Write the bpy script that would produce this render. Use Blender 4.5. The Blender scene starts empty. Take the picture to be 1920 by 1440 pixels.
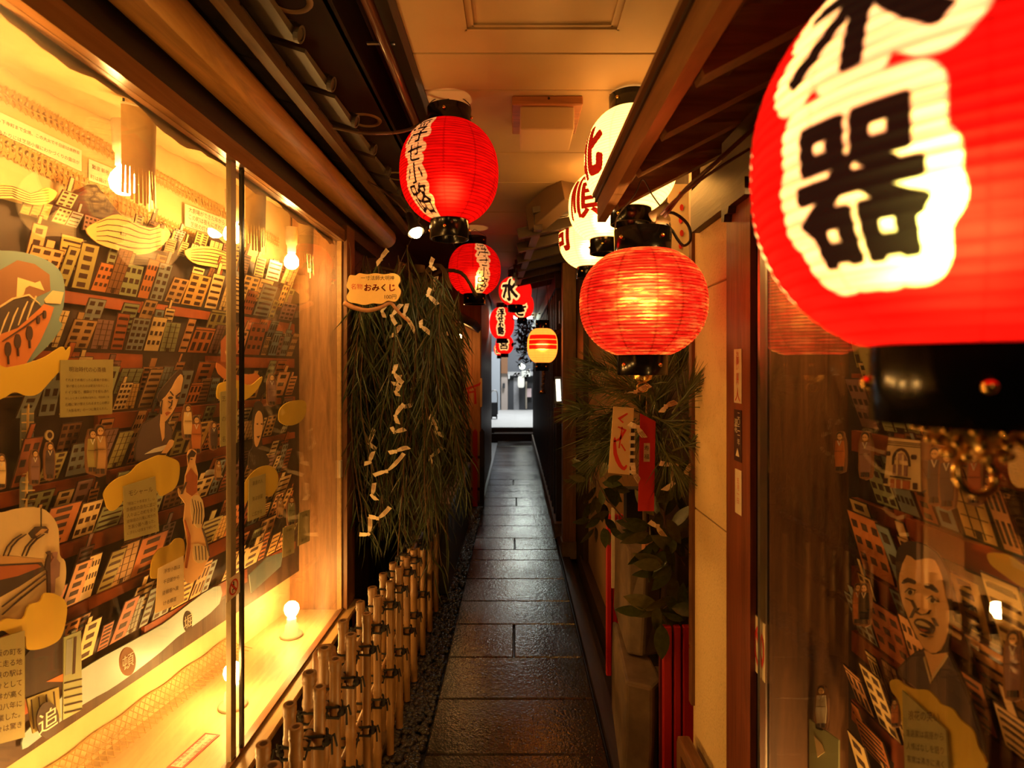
import bpy, bmesh, math, random
import numpy as np
from mathutils import Vector, Matrix
random.seed(7)
SC = bpy.context.scene
COL = SC.collection
# ------------------------------------------------------------------ camera, world, exposure
H, F, U0, V0 = 1.6, 1100.0, 965.0, 690.0
cam = bpy.data.cameras.new('camera')
cam.sensor_width = 36.0
cam.lens = 36.0 * F / 1920.0
cam.shift_x = (960 - U0) / 1920.0
cam.shift_y = -(720 - V0) / 1920.0
cam.clip_start = 0.02
cam.dof.use_dof = True
cam.dof.focus_distance = 2.4
cam.dof.aperture_fstop = 3.4
camo = bpy.data.objects.new('camera', cam)
camo.location = (0, 0, H)
camo.rotation_euler = (math.pi / 2, 0, 0)
COL.objects.link(camo)
SC.camera = camo
w = bpy.data.worlds.new('night')
SC.world = w
w.use_nodes = True
w.node_tree.nodes['Background'].inputs[0].default_value = (0.12, 0.08, 0.05, 1)
w.node_tree.nodes['Background'].inputs[1].default_value = 0.06
SC.view_settings.view_transform = 'Standard'
SC.view_settings.look = 'None'
SC.view_settings.gamma = 1.0
SC.view_settings.use_curve_mapping = False
SC.view_settings.exposure = 0.0
cy = SC.cycles
cy.use_denoising = True
cy.max_bounces = 7
cy.diffuse_bounces = 3
cy.glossy_bounces = 3
cy.transmission_bounces = 3
cy.transparent_max_bounces = 20
cy.sample_clamp_indirect = 8.0
cy.caustics_reflective = False
cy.caustics_refractive = False

def lamp(name, kind, loc, energy, color, size=0.05, rot=None, size_y=None, spot=None):
    l = bpy.data.lights.new(name, kind)
    l.energy = energy
    l.color = color
    if kind == 'AREA':
        l.size = size
        if size_y:
            l.shape = 'RECTANGLE'
            l.size_y = size_y
    else:
        l.shadow_soft_size = size
    if spot:
        l.spot_size = spot
        l.spot_blend = 0.5
    o = bpy.data.objects.new(name, l)
    o.location = loc
    if rot:
        o.rotation_euler = rot
    COL.objects.link(o)
    return o

# assumed street lights, themselves unseen, beyond the far end of the alley
lamp('assumed_street_light', 'AREA', (0.3, 15.8, 4.6), 300, (0.93, 0.97, 1.0), 1.2, (0, 0, 0))
lamp('assumed_street_light', 'AREA', (0.30, 14.2, 2.72), 22, (0.90, 1.0, 0.90), 0.45, (math.radians(-66), 0, 0))  # added lower light for the far floor and its wet reflection

# warm fill light added behind the camera, with no lantern built around it
lamp('added_warm_fill', 'POINT', (-.15, -1.3, 2.25), 9, (1, .56, .19), .16)

# ------------------------------------------------------------------ projection helpers (photo pixel -> place)
def pix(px, py, Y):
    return Vector(((px - U0) / F * Y, Y, H + (V0 - py) / F * Y))
def onX(px, py, X):
    return pix(px, py, F * X / (px - U0))
def ray_plane(px, py, p0, n):
    d = Vector(((px - U0) / F, 1, (V0 - py) / F))
    o = Vector((0, 0, H))
    t = (p0 - o).dot(n) / d.dot(n)
    return o + d * t

# ------------------------------------------------------------------ mesh building
def wl(o):
    p = Vector((0, 0, 0))
    while o:
        p = p + o.location
        o = o.parent
    return p

class MB:
    def __init__(s):
        s.v = []; s.f = []; s.m = []
    def add(s, vs, fs, mi=0):
        b = len(s.v)
        s.v.extend([tuple(x) for x in vs])
        for f in fs:
            s.f.append([i + b for i in f]); s.m.append(mi)
    def box(s, a, b, mi=0):
        x0, x1 = sorted((a[0], b[0])); y0, y1 = sorted((a[1], b[1])); z0, z1 = sorted((a[2], b[2]))
        s.add([(x0,y0,z0),(x1,y0,z0),(x1,y1,z0),(x0,y1,z0),(x0,y0,z1),(x1,y0,z1),(x1,y1,z1),(x0,y1,z1)],
              [(0,3,2,1),(4,5,6,7),(0,1,5,4),(1,2,6,5),(2,3,7,6),(3,0,4,7)], mi)
        return s
    def obox(s, c, sx, sy, sz, M=None, mi=0):
        M = M or Matrix.Identity(3)
        c = Vector(c)
        vs = [c + M @ Vector((x*sx/2, y*sy/2, z*sz/2)) for z in (-1,1) for y in (-1,1) for x in (-1,1)]
        s.add(vs, [(0,2,3,1),(4,5,7,6),(0,1,5,4),(1,3,7,5),(3,2,6,7),(2,0,4,6)], mi)
        return s
    def beam(s, p, q, wd, ht, up=(0,0,1), mi=0):
        p = Vector(p); q = Vector(q); d = (q-p); L = d.length; d.normalize()
        u = Vector(up); r = d.cross(u).normalized(); u = r.cross(d).normalized()
        M = Matrix((r, d, u)).transposed()
        return s.obox((p+q)/2, wd, L, ht, M, mi)
    def card(s, poly, fr, t, mi=0, off=0.0, side=None):
        o, u, v, n = fr
        k = len(poly)
        side = mi if side is None else side
        fv = [o + u*a + v*b + n*(off+t) for a, b in poly]
        bv = [o + u*a + v*b + n*off for a, b in poly]
        area = sum(poly[i][0]*poly[(i+1)%k][1]-poly[(i+1)%k][0]*poly[i][1] for i in range(k))
        idx = list(range(k))
        if area < 0: idx.reverse()
        base = len(s.v)
        s.v.extend([tuple(x) for x in fv+bv])
        s.f.append([base+i for i in idx]); s.m.append(mi)
        if t > 0:
            s.f.append([base+k+i for i in reversed(idx)]); s.m.append(side)
            for j in range(k):
                a, b = idx[j], idx[(j+1)%k]
                s.f.append([base+a, base+k+a, base+k+b, base+b]); s.m.append(side)
        return s
    def tube(s, pts, r, seg=8, mi=0, cap=True, rs=None):
        pts = [Vector(p) for p in pts]; n = len(pts); b = len(s.v); ref = None
        for i, p in enumerate(pts):
            d = (pts[min(i+1,n-1)]-pts[max(i-1,0)]).normalized()
            if ref is None:
                ref = Vector((0,0,1)) if abs(d.z) < .9 else Vector((1,0,0))
            x = d.cross(ref).normalized(); y = x.cross(d).normalized(); ref = y
            rr = rs[i] if rs else r
            for k in range(seg):
                a = 2*math.pi*k/seg
                s.v.append(tuple(p + x*(rr*math.cos(a)) + y*(rr*math.sin(a))))
        for i in range(n-1):
            for k in range(seg):
                k2 = (k+1)%seg
                s.f.append([b+i*seg+k, b+i*seg+k2, b+(i+1)*seg+k2, b+(i+1)*seg+k]); s.m.append(mi)
        if cap:
            s.f.append([b+k for k in reversed(range(seg))]); s.m.append(mi)
            s.f.append([b+(n-1)*seg+k for k in range(seg)]); s.m.append(mi)
        return s
    def lathe(s, prof, c, seg=24, mi=0, axis=None):
        c = Vector(c); b = len(s.v)
        M = axis or Matrix.Identity(3)
        for r, z in prof:
            for k in range(seg):
                a = 2*math.pi*k/seg
                s.v.append(tuple(c + M @ Vector((r*math.cos(a), r*math.sin(a), z))))
        for i in range(len(prof)-1):
            for k in range(seg):
                k2 = (k+1)%seg
                s.f.append([b+i*seg+k, b+i*seg+k2, b+(i+1)*seg+k2, b+(i+1)*seg+k]); s.m.append(mi)
        return s
    def ball(s, c, r, mi=0, seg=8, rings=5, sc=(1,1,1)):
        prof = [(r*math.sin(math.pi*i/rings)+1e-5, -r*math.cos(math.pi*i/rings)) for i in range(rings+1)]
        return s.lathe(prof, c, seg, mi, Matrix.Diagonal(sc))
    def text(s, body, fr, size, mi=0, off=0.0, align='CENTER'):
        vs, fs = text_mesh(body)
        if not vs: return s
        x0 = min(p[0] for p in vs); x1 = max(p[0] for p in vs)
        dx = -(x0+x1)/2 if align == 'CENTER' else 0
        o, u, v, n = fr
        s.add([o + u*((p[0]+dx)*size) + v*((p[1]-0.36)*size) + n*off for p in vs], fs, mi)
        return s
    def build(s, name, mats, parent=None, smooth=False, origin=None):
        if not isinstance(mats, (list, tuple)): mats = [mats]
        if parent is not None:
            off = wl(parent); loc = Vector((0,0,0))
        else:
            if origin is None:
                a = np.array(s.v)
                lo = a.min(0); hi = a.max(0)
                origin = ((lo[0]+hi[0])/2, (lo[1]+hi[1])/2, lo[2])
            off = Vector(origin); loc = off
        me = bpy.data.meshes.new(name)
        a = np.array(s.v, dtype=float) - np.array(off)
        me.from_pydata(a.tolist(), [], s.f)
        for m in mats: me.materials.append(m)
        if len(mats) > 1:
            me.polygons.foreach_set('material_index', s.m)
        if smooth:
            me.polygons.foreach_set('use_smooth', [True]*len(me.polygons))
        me.update()
        ob = bpy.data.objects.new(name, me)
        ob.location = loc
        if parent is not None: ob.parent = parent
        COL.objects.link(ob)
        return ob

_tc = {}
def text_mesh(body):
    if body in _tc: return _tc[body]
    c = bpy.data.curves.new('lettering', 'FONT')
    c.body = body; c.resolution_u = 3
    o = bpy.data.objects.new('lettering', c)
    COL.objects.link(o)
    dg = bpy.context.evaluated_depsgraph_get()
    me = bpy.data.meshes.new_from_object(o.evaluated_get(dg))
    r = ([tuple(v.co) for v in me.vertices], [list(p.vertices) for p in me.polygons])
    bpy.data.objects.remove(o); bpy.data.curves.remove(c); bpy.data.meshes.remove(me)
    _tc[body] = r
    return r

def tag(o, label, cat, group=None, kind=None):
    if label: o['label'] = label
    if cat: o['category'] = cat
    if group: o['group'] = group
    if kind: o['kind'] = kind
    return o
def thing(name, loc, label, cat, group=None):
    o = bpy.data.objects.new(name, None)
    o.empty_display_size = .05
    o.location = loc
    COL.objects.link(o)
    return tag(o, label, cat, group)
def struct(o):
    o['kind'] = 'structure'
    return o
def piece(src, parent, loc, rot=None):
    c = src.copy(); c.parent = parent; c.location = loc
    if rot: c.rotation_euler = rot
    COL.objects.link(c)
    return c
def bevel(o, wd, seg=1):
    m = o.modifiers.new('bevel', 'BEVEL'); m.width = wd; m.segments = seg; m.limit_method = 'ANGLE'
    return o
def smooth_loop(pts, k=4, closed=True):
    out = []; n = len(pts)
    for i in range(n if closed else n-1):
        g = (lambda j: pts[j % n]) if closed else (lambda j: pts[max(0, min(n-1, j))])
        p0, p1, p2, p3 = g(i-1), g(i), g(i+1), g(i+2)
        for j in range(k):
            t = j/k
            out.append(tuple(0.5*(2*p1[a] + (p2[a]-p0[a])*t + (2*p0[a]-5*p1[a]+4*p2[a]-p3[a])*t*t + (3*p1[a]-p0[a]-3*p2[a]+p3[a])*t**3) for a in range(len(p1))))
    if not closed: out.append(tuple(pts[-1]))
    return out

# ------------------------------------------------------------------ materials
def hexc(h):
    h = h.lstrip('#'); c = [int(h[i:i+2], 16)/255 for i in (0, 2, 4)]
    return tuple(x/12.92 if x <= .04045 else ((x+.055)/1.055)**2.4 for x in c)
_mats = {}
def mat(name, col, rough=.6, kind='plain', var=.25, scale=8.0, bump=0.0, metal=0.0, spec=.5, stretch=None, emit=0.0, ecol=None, coat=0.0):
    if name in _mats: return _mats[name]
    if isinstance(col, str): col = hexc(col)
    m = bpy.data.materials.new(name); m.use_nodes = True
    nt = m.node_tree; N = nt.nodes; L = nt.links
    b = N['Principled BSDF']
    b.inputs['Base Color'].default_value = (*col, 1)
    b.inputs['Roughness'].default_value = rough
    b.inputs['Metallic'].default_value = metal
    b.inputs['Specular IOR Level'].default_value = spec
    b.inputs['Coat Weight'].default_value = coat
    if emit:
        b.inputs['Emission Color'].default_value = (*(ecol or col), 1)
        b.inputs['Emission Strength'].default_value = emit
    if kind != 'plain':
        tc = N.new('ShaderNodeTexCoord'); mp = N.new('ShaderNodeMapping')
        L.new(tc.outputs['Object'], mp.inputs['Vector'])
        if stretch: mp.inputs['Scale'].default_value = stretch
        nz = N.new('ShaderNodeTexNoise')
        nz.inputs['Scale'].default_value = scale
        nz.inputs['Detail'].default_value = 6
        nz.inputs['Roughness'].default_value = .6
        L.new(mp.outputs[0], nz.inputs['Vector'])
        src = nz.outputs['Fac']
        if kind == 'wood':
            nz.inputs['Distortion'].default_value = 1.2
        if kind == 'cell':
            vo = N.new('ShaderNodeTexVoronoi'); vo.inputs['Scale'].default_value = scale*2
            L.new(mp.outputs[0], vo.inputs['Vector'])
            mx = N.new('ShaderNodeMath'); mx.operation = 'MULTIPLY_ADD'
            L.new(vo.outputs['Distance'], mx.inputs[0]); mx.inputs[1].default_value = .6
            L.new(nz.outputs['Fac'], mx.inputs[2]); src = mx.outputs[0]
        rp = N.new('ShaderNodeValToRGB')
        lo = tuple(max(0, c*(1-var)) for c in col); hi = tuple(min(1, c*(1+var)) for c in col)
        rp.color_ramp.elements[0].position = .3; rp.color_ramp.elements[0].color = (*lo, 1)
        rp.color_ramp.elements[1].position = .7; rp.color_ramp.elements[1].color = (*hi, 1)
        L.new(src, rp.inputs[0]); L.new(rp.outputs[0], b.inputs['Base Color'])
        if bump:
            bp = N.new('ShaderNodeBump'); bp.inputs['Strength'].default_value = bump; bp.inputs['Distance'].default_value = .01
            L.new(src, bp.inputs['Height']); L.new(bp.outputs[0], b.inputs['Normal'])
    _mats[name] = m
    return m

def wood(name, col, rough=.55, along='Y', var=.35, bump=.15, scale=6.0, spec=.4):
    st = {'X': (1.2, 14, 14), 'Y': (14, 1.2, 14), 'Z': (14, 14, 1.2)}[along]
    return mat(name, col, rough, 'wood', var, scale/3, bump, stretch=st, spec=spec)

def wet_stone():
    m = bpy.data.materials.new('wet_paving'); m.use_nodes = True
    nt = m.node_tree; N = nt.nodes; L = nt.links; b = N['Principled BSDF']
    tc = N.new('ShaderNodeTexCoord')
    geo = N.new('ShaderNodeNewGeometry')
    n1 = N.new('ShaderNodeTexNoise'); n1.inputs['Scale'].default_value = 1.7; n1.inputs['Detail'].default_value = 4
    n2 = N.new('ShaderNodeTexNoise'); n2.inputs['Scale'].default_value = 85; n2.inputs['Detail'].default_value = 3
    n3 = N.new('ShaderNodeTexNoise'); n3.inputs['Scale'].default_value = 32; n3.inputs['Detail'].default_value = 4
    for n in (n1, n2, n3): L.new(geo.outputs['Position'], n.inputs['Vector'])
    r = N.new('ShaderNodeValToRGB'); r.color_ramp.elements[0].color = (.011, .008, .006, 1); r.color_ramp.elements[1].color = (.034, .025, .019, 1)
    L.new(n3.outputs['Fac'], r.inputs[0]); L.new(r.outputs[0], b.inputs['Base Color'])
    mr = N.new('ShaderNodeMapRange'); mr.inputs[1].default_value = .35; mr.inputs[2].default_value = .68
    mr.inputs[3].default_value = .06; mr.inputs[4].default_value = .26
    L.new(n1.outputs['Fac'], mr.inputs[0]); L.new(mr.outputs[0], b.inputs['Roughness'])
    ad = N.new('ShaderNodeMath'); ad.operation = 'ADD'; L.new(n2.outputs['Fac'], ad.inputs[0]); L.new(n3.outputs['Fac'], ad.inputs[1])
    bp = N.new('ShaderNodeBump'); bp.inputs['Strength'].default_value = 1.0; bp.inputs['Distance'].default_value = .0016
    L.new(ad.outputs[0], bp.inputs['Height']); L.new(bp.outputs[0], b.inputs['Normal'])
    b.inputs['Specular IOR Level'].default_value = .6
    return m

def glass_mat(name, dust=.03, dustcol=(1, .95, .85), refl=1.0):
    m = bpy.data.materials.new(name); m.use_nodes = True
    nt = m.node_tree; N = nt.nodes; L = nt.links
    for n in list(N): N.remove(n)
    out = N.new('ShaderNodeOutputMaterial')
    tr = N.new('ShaderNodeBsdfTransparent'); gl = N.new('ShaderNodeBsdfGlossy'); gl.inputs['Roughness'].default_value = .0
    df = N.new('ShaderNodeBsdfTranslucent'); df.inputs['Color'].default_value = (*dustcol, 1)
    geo = N.new('ShaderNodeNewGeometry')
    dt = N.new('ShaderNodeVectorMath'); dt.operation = 'DOT_PRODUCT'
    L.new(geo.outputs['Incoming'], dt.inputs[0]); L.new(geo.outputs['Normal'], dt.inputs[1])
    ab = N.new('ShaderNodeMath'); ab.operation = 'ABSOLUTE'; L.new(dt.outputs['Value'], ab.inputs[0])
    om = N.new('ShaderNodeMath'); om.operation = 'SUBTRACT'; om.inputs[0].default_value = 1; L.new(ab.outputs[0], om.inputs[1])
    pw = N.new('ShaderNodeMath'); pw.operation = 'POWER'; L.new(om.outputs[0], pw.inputs[0]); pw.inputs[1].default_value = 5
    ma = N.new('ShaderNodeMath'); ma.operation = 'MULTIPLY_ADD'; L.new(pw.outputs[0], ma.inputs[0]); ma.inputs[1].default_value = .96*refl; ma.inputs[2].default_value = .04*refl
    mx = N.new('ShaderNodeMixShader'); L.new(ma.outputs[0], mx.inputs[0]); L.new(tr.outputs[0], mx.inputs[1]); L.new(gl.outputs[0], mx.inputs[2])
    nz = N.new('ShaderNodeTexNoise'); nz.inputs['Scale'].default_value = 4; nz.inputs['Detail'].default_value = 8; nz.inputs['Roughness'].default_value = .75
    L.new(geo.outputs['Position'], nz.inputs['Vector'])
    mr = N.new('ShaderNodeMapRange'); mr.inputs[1].default_value = .4; mr.inputs[2].default_value = .75; mr.inputs[3].default_value = dust*.3; mr.inputs[4].default_value = dust
    L.new(nz.outputs['Fac'], mr.inputs[0])
    m2 = N.new('ShaderNodeMixShader'); L.new(mr.outputs[0], m2.inputs[0]); L.new(mx.outputs[0], m2.inputs[1]); L.new(df.outputs[0], m2.inputs[2])
    L.new(m2.outputs[0], out.inputs[0])
    return m

def lantern_mat(name, base, ink, halo=None, glow=.5, trans=1.0, ribdark=.35, halo_w=.012, streak=.25, mottle=None, hot=None, hot_r=.55):
    """paper shade: own glow + paper that lets the inner bulb through; ink / halo come from the painted lettering distance"""
    m = bpy.data.materials.new(name); m.use_nodes = True
    nt = m.node_tree; N = nt.nodes; L = nt.links
    for n in list(N): N.remove(n)
    out = N.new('ShaderNodeOutputMaterial')
    at = N.new('ShaderNodeAttribute'); at.attribute_name = 'ink'
    rb = N.new('ShaderNodeAttribute'); rb.attribute_name = 'rib'
    def step(e, soft):
        mr = N.new('ShaderNodeMapRange'); mr.interpolation_type = 'SMOOTHSTEP'
        mr.inputs[1].default_value = e-soft; mr.inputs[2].default_value = e+soft
        L.new(at.outputs['Fac'], mr.inputs[0]); return mr.outputs[0]
    col = N.new('ShaderNodeRGB'); col.outputs[0].default_value = (*base, 1)
    cur = col.outputs[0]
    # brushy fibres of the paper
    geo = N.new('ShaderNodeTexCoord'); mp = N.new('ShaderNodeMapping'); mp.inputs['Scale'].default_value = (6, 6, 60)
    L.new(geo.outputs['Object'], mp.inputs[0])
    nz = N.new('ShaderNodeTexNoise'); nz.inputs['Scale'].default_value = 2.2; nz.inputs['Detail'].default_value = 5
    L.new(mp.outputs[0], nz.inputs[0])
    def mix(f, a, b, mode='MIX'):
        x = N.new('ShaderNodeMix'); x.data_type = 'RGBA'; x.blend_type = mode
        if hasattr(f, 'is_linked'): L.new(f, x.inputs[0])
        else: x.inputs[0].default_value = f
        for s, i in ((a, 6), (b, 7)):
            if hasattr(s, 'is_linked'): L.new(s, x.inputs[i])
            else: x.inputs[i].default_value = (*s, 1)
        return x.outputs[2]
    rp = N.new('ShaderNodeValToRGB'); rp.color_ramp.elements[0].position = .38; rp.color_ramp.elements[1].position = .75
    rp.color_ramp.elements[0].color = (1-streak,)*3+(1,); rp.color_ramp.elements[1].color = (1+streak,)*3+(1,)
    L.new(nz.outputs['Fac'], rp.inputs[0])
    if halo is not None:
        cur = mix(step(-halo_w, .0016), cur, halo)
    cur = mix(1.0, cur, rp.outputs[0], 'MULTIPLY')
    if mottle:
        mp2 = N.new('ShaderNodeMapping'); mp2.inputs['Scale'].default_value = (9, 9, 46); L.new(geo.outputs['Object'], mp2.inputs[0])
        n2 = N.new('ShaderNodeTexNoise'); n2.inputs['Scale'].default_value = 1.6; n2.inputs['Detail'].default_value = 6; n2.inputs['Roughness'].default_value = .7
        L.new(mp2.outputs[0], n2.inputs[0])
        r2 = N.new('ShaderNodeValToRGB'); r2.color_ramp.elements[0].position = .50; r2.color_ramp.elements[1].position = .78
        r2.color_ramp.elements[0].color = (0, 0, 0, 1); r2.color_ramp.elements[1].color = (.9, .9, .9, 1)
        L.new(n2.outputs['Fac'], r2.inputs[0])
        cur = mix(r2.outputs[0], cur, mottle)
    # bamboo hoops inside darken the paper where they touch it
    mr = N.new('ShaderNodeMapRange'); mr.inputs[1].default_value = .35; mr.inputs[2].default_value = 1; mr.inputs[3].default_value = 1; mr.inputs[4].default_value = 1-ribdark
    L.new(rb.outputs['Fac'], mr.inputs[0])
    sc = N.new('ShaderNodeVectorMath'); sc.operation = 'SCALE'; L.new(cur, sc.inputs[0]); L.new(mr.outputs[0], sc.inputs['Scale'])
    cur = sc.outputs[0]
    cur = mix(step(0, .0012), cur, ink)
    em = N.new('ShaderNodeEmission'); em.inputs[1].default_value = glow; L.new(cur, em.inputs[0])
    tl = N.new('ShaderNodeBsdfTranslucent')
    s2 = N.new('ShaderNodeVectorMath'); s2.operation = 'SCALE'; s2.inputs['Scale'].default_value = trans; L.new(cur, s2.inputs[0]); L.new(s2.outputs[0], tl.inputs[0])
    df = N.new('ShaderNodeBsdfDiffuse'); s3 = N.new('ShaderNodeVectorMath'); s3.operation = 'SCALE'; s3.inputs['Scale'].default_value = .35; L.new(cur, s3.inputs[0]); L.new(s3.outputs[0], df.inputs[0])
    a1 = N.new('ShaderNodeAddShader'); a2 = N.new('ShaderNodeAddShader')
    L.new(em.outputs[0], a1.inputs[0]); L.new(tl.outputs[0], a1.inputs[1]); L.new(a1.outputs[0], a2.inputs[0]); L.new(df.outputs[0], a2.inputs[1])
    last = a2
    if hot:
        rf = N.new('ShaderNodeBsdfRefraction'); rf.inputs['Roughness'].default_value = hot_r; rf.inputs['IOR'].default_value = 1.42
        hm = mix(1.0, cur, hot, 'MULTIPLY'); L.new(hm, rf.inputs['Color'])
        a3 = N.new('ShaderNodeAddShader'); L.new(a2.outputs[0], a3.inputs[0]); L.new(rf.outputs[0], a3.inputs[1]); last = a3
    L.new(last.outputs[0], out.inputs[0])
    return m

M = {}
M['black'] = mat('black_lacquer', (.006, .005, .005), .18, spec=.5)
M['blackmatte'] = mat('black_paint', (.01, .008, .007), .6)
M['ink'] = mat('black_ink', (.02, .012, .008), .7)
M['brownink'] = mat('brown_ink', (.05, .016, .006), .7)
M['brass'] = mat('brass', (.8, .5, .15), .25, metal=1)
M['dullmetal'] = mat('dull_metal_stile', (.30, .24, .15), .55, metal=.6)
M['steel'] = mat('aluminium_frame', (.55, .52, .48), .28, metal=1)
M['wire'] = mat('iron_wire', (.10, .06, .04), .5, metal=.6)
M['cable'] = mat('black_cable', (.012, .01, .01), .4)
M['dark_y'] = wood('dark_timber', (.028, .014, .008), .5, 'Y')
M['dark_z'] = wood('dark_timber_upright', (.030, .015, .008), .5, 'Z')
M['dark_x'] = wood('dark_timber_cross', (.028, .014, .008), .5, 'X')
M['brown_y'] = wood('brown_timber', (.20, .085, .030), .42, 'Y')
M['brown_z'] = wood('brown_timber_upright', (.20, .085, .030), .45, 'Z')
M['brown_x'] = wood('brown_timber_cross', (.20, .085, .03), .45, 'X')
M['log'] = wood('peeled_log', (.64, .34, .10), .45, 'Y', .3, .1)
M['pine_z'] = wood('pale_pine_boards', (.50, .24, .08), .5, 'Z', .25, .1)
M['sill'] = wood('sill_board', (.42, .25, .09), .45, 'Y', .25, .1)
M['endwood'] = wood('end_panel_wood', (.30, .14, .05), .5, 'Z', .4, .1)
M['enddark'] = wood('dark_end_panel_wood', (.115, .046, .016), .45, 'Z', .5, .1)
M['casewood'] = wood('pale_case_floor', (.62, .45, .22), .5, 'Y', .12, .05)
M['backpaint'] = mat('cream_back_board', (.66, .50, .24), .7, 'noise', .12, 5, .1)
M['paper'] = mat('crinkled_paper', (.68, .50, .24), .75, 'noise', .1, 6, .25)
M['shadepaper'] = mat('ochre_shade_paper', (.52, .34, .12), .7, 'noise', .12, 12, .1)
M['plaster'] = mat('speckled_plaster', (.68, .48, .20), .85, 'cell', .16, 60, .25)
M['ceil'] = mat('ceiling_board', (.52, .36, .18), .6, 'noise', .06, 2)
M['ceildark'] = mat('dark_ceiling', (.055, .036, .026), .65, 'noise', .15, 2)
M['tile'] = mat('grey_roof_tile', (.07, .052, .036), .55, 'noise', .3, 10, .1)
M['wet'] = wet_stone()
M['gravel'] = mat('wet_gravel', (.035, .03, .027), .22, 'noise', .5, 30)
M['earth'] = mat('dark_mortar', (.012, .010, .008), .5, 'noise', .3, 20)
M['bamboo'] = mat('dry_bamboo', (.235, .118, .036), .45, 'noise', .25, 9, .05, stretch=(6, 6, 1))
M['bamboo_in'] = mat('bamboo_hollow', (.10, .045, .015), .8)
M['cord'] = mat('black_hemp_cord', (.010, .008, .007), .8)
M['willow'] = mat('willow_leaf', (.028, .042, .007), .5, 'noise', .4, 3)
M['willow2'] = mat('yellowing_willow_leaf', (.075, .060, .014), .5, 'noise', .35, 3)
M['stem'] = mat('brown_stem', (.09, .045, .015), .7)
M['slip'] = mat('fortune_paper', (.72, .58, .36), .75, 'noise', .08, 40)
M['slipink'] = mat('fortune_print', (.30, .14, .07), .8)
M['needle'] = mat('pine_needle', (.085, .105, .026), .5, 'noise', .4, 12)
M['leaf'] = mat('dark_evergreen_leaf', (.055, .070, .016), .32, 'noise', .4, 6)
M['leaf2'] = mat('olive_evergreen_leaf', (.12, .11, .03), .38, 'noise', .3, 6)
M['red'] = mat('red_paint', (.50, .012, .008), .5)
M['redpaper'] = mat('red_banner_paper', (.60, .02, .012), .6)
M['white'] = mat('white_card', (.75, .66, .48), .6)
M['cream'] = mat('cream_card', (.72, .52, .24), .6, 'noise', .05, 10)
M['signyellow'] = mat('sign_yellow', (.80, .50, .13), .5, 'noise', .08, 10)
M['signred'] = mat('sign_red', (.62, .03, .012), .5)
M['stone'] = mat('rough_stone', (.15, .095, .05), .75, 'noise', .35, 9, .3)
M['rust'] = mat('rust_red_strip', (.30, .062, .012), .5, 'noise', .35, 8, .2)
M['murdark'] = mat('dark_relief_board', (.042, .018, .009), .6, 'noise', .5, 4, .1)
M['cloud'] = mat('yellow_cloud_card', (.66, .42, .03), .6, 'noise', .10, 3)
M['panel'] = mat('olive_text_card', (.33, .27, .09), .6, 'noise', .08, 8)
M['lake'] = mat('blue_grey_card', (.17, .25, .25), .5, 'noise', .1, 4)
M['river'] = mat('pale_blue_card', (.34, .44, .46), .4, 'noise', .1, 4)
M['skin'] = mat('card_skin', (.82, .46, .17), .6)
M['robe'] = mat('card_grey_robe', (.10, .06, .055), .6, 'noise', .2, 6)
M['hair'] = mat('card_hair', (.05, .028, .02), .6)
M['bulb'] = mat('glowing_bulb', (1, .75, .4), .4, emit=215, ecol=(1, .52, .13))
M['bulb_added'] = mat('added_case_bulb', (1, .75, .4), .4, emit=520, ecol=(1, .50, .12))  # for the unseen bulbs added in the right case
M['porcelain'] = mat('white_porcelain', (.78, .68, .5), .3)
M['pane'] = glass_mat('case_glass', .03)
M['pane_r'] = glass_mat('right_case_glass', .02, refl=1.9)
PAL = [mat('card_'+n, tuple(min(.86, x*1.32) for x in c), .6, 'noise', .08, 12) for n, c in (
    ('cream', (.66,.45,.18)), ('peach', (.60,.28,.10)), ('ochre', (.52,.29,.07)), ('orange', (.46,.14,.03)),
    ('brick', (.30,.075,.02)), ('olive', (.30,.24,.07)), ('sage', (.26,.27,.13)), ('slate', (.20,.21,.18)),
    ('mauve', (.22,.11,.085)), ('tan', (.42,.23,.08)), ('brown', (.19,.08,.03)), ('blue', (.18,.22,.21)))]
# ================================================================== SETTING
# ---- floor with wet paving stones
fl = struct(MB().box((-1.7, .3, -.12), (1.3, 13.0, -.032)).build('floor', M['earth'], origin=(0, 0, -.12)))
rows = [1.30, 1.66, 2.02, 2.43, 2.84, 3.247, 3.667, 4.03, 4.456, 4.89, 5.17, 5.52, 5.95]
while rows[-1] < 12.6: rows.append(rows[-1] + random.choice([.40, .44, .38]))
split = {5: -.005, 10: .0, 14: .02, 17: -.02}
_cache = {}
def stone(x0, x1, y0, y1):
    g = .003
    k = (round(x1-x0, 3), round(y1-y0, 3))
    cx, cyy = (x0+x1)/2, (y0+y1)/2
    if k in _cache:
        return piece(_cache[k], fl, Vector((cx, cyy, random.uniform(-.0015, .0015))) - fl.location)
    hx, hy = (x1-x0)/2-g, (y1-y0)/2-g
    mb = MB(); e = .006
    vs = [(-hx,-hy,-.04),(hx,-hy,-.04),(hx,hy,-.04),(-hx,hy,-.04),(-hx,-hy,-e),(hx,-hy,-e),(hx,hy,-e),(-hx,hy,-e),
          (-hx+e,-hy+e,0),(hx-e,-hy+e,0),(hx-e,hy-e,0),(-hx+e,hy-e,0)]
    mb.add(vs, [(0,1,5,4),(1,2,6,5),(2,3,7,6),(3,0,4,7),(4,5,9,8),(5,6,10,9),(6,7,11,10),(7,4,8,11),(8,9,10,11)])
    o = mb.build('paving_stone', M['wet'], origin=(0,0,0))
    o.parent = fl; o.location = Vector((cx, cyy, 0)) - fl.location
    _cache[k] = o
    return o
for i in range(len(rows)-1):
    a, b = rows[i], rows[i+1]
    if i in split:
        stone(-.373, split[i], a, b); stone(split[i], .384, a, b)
    else:
        stone(-.373, .384, a, b)
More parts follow.
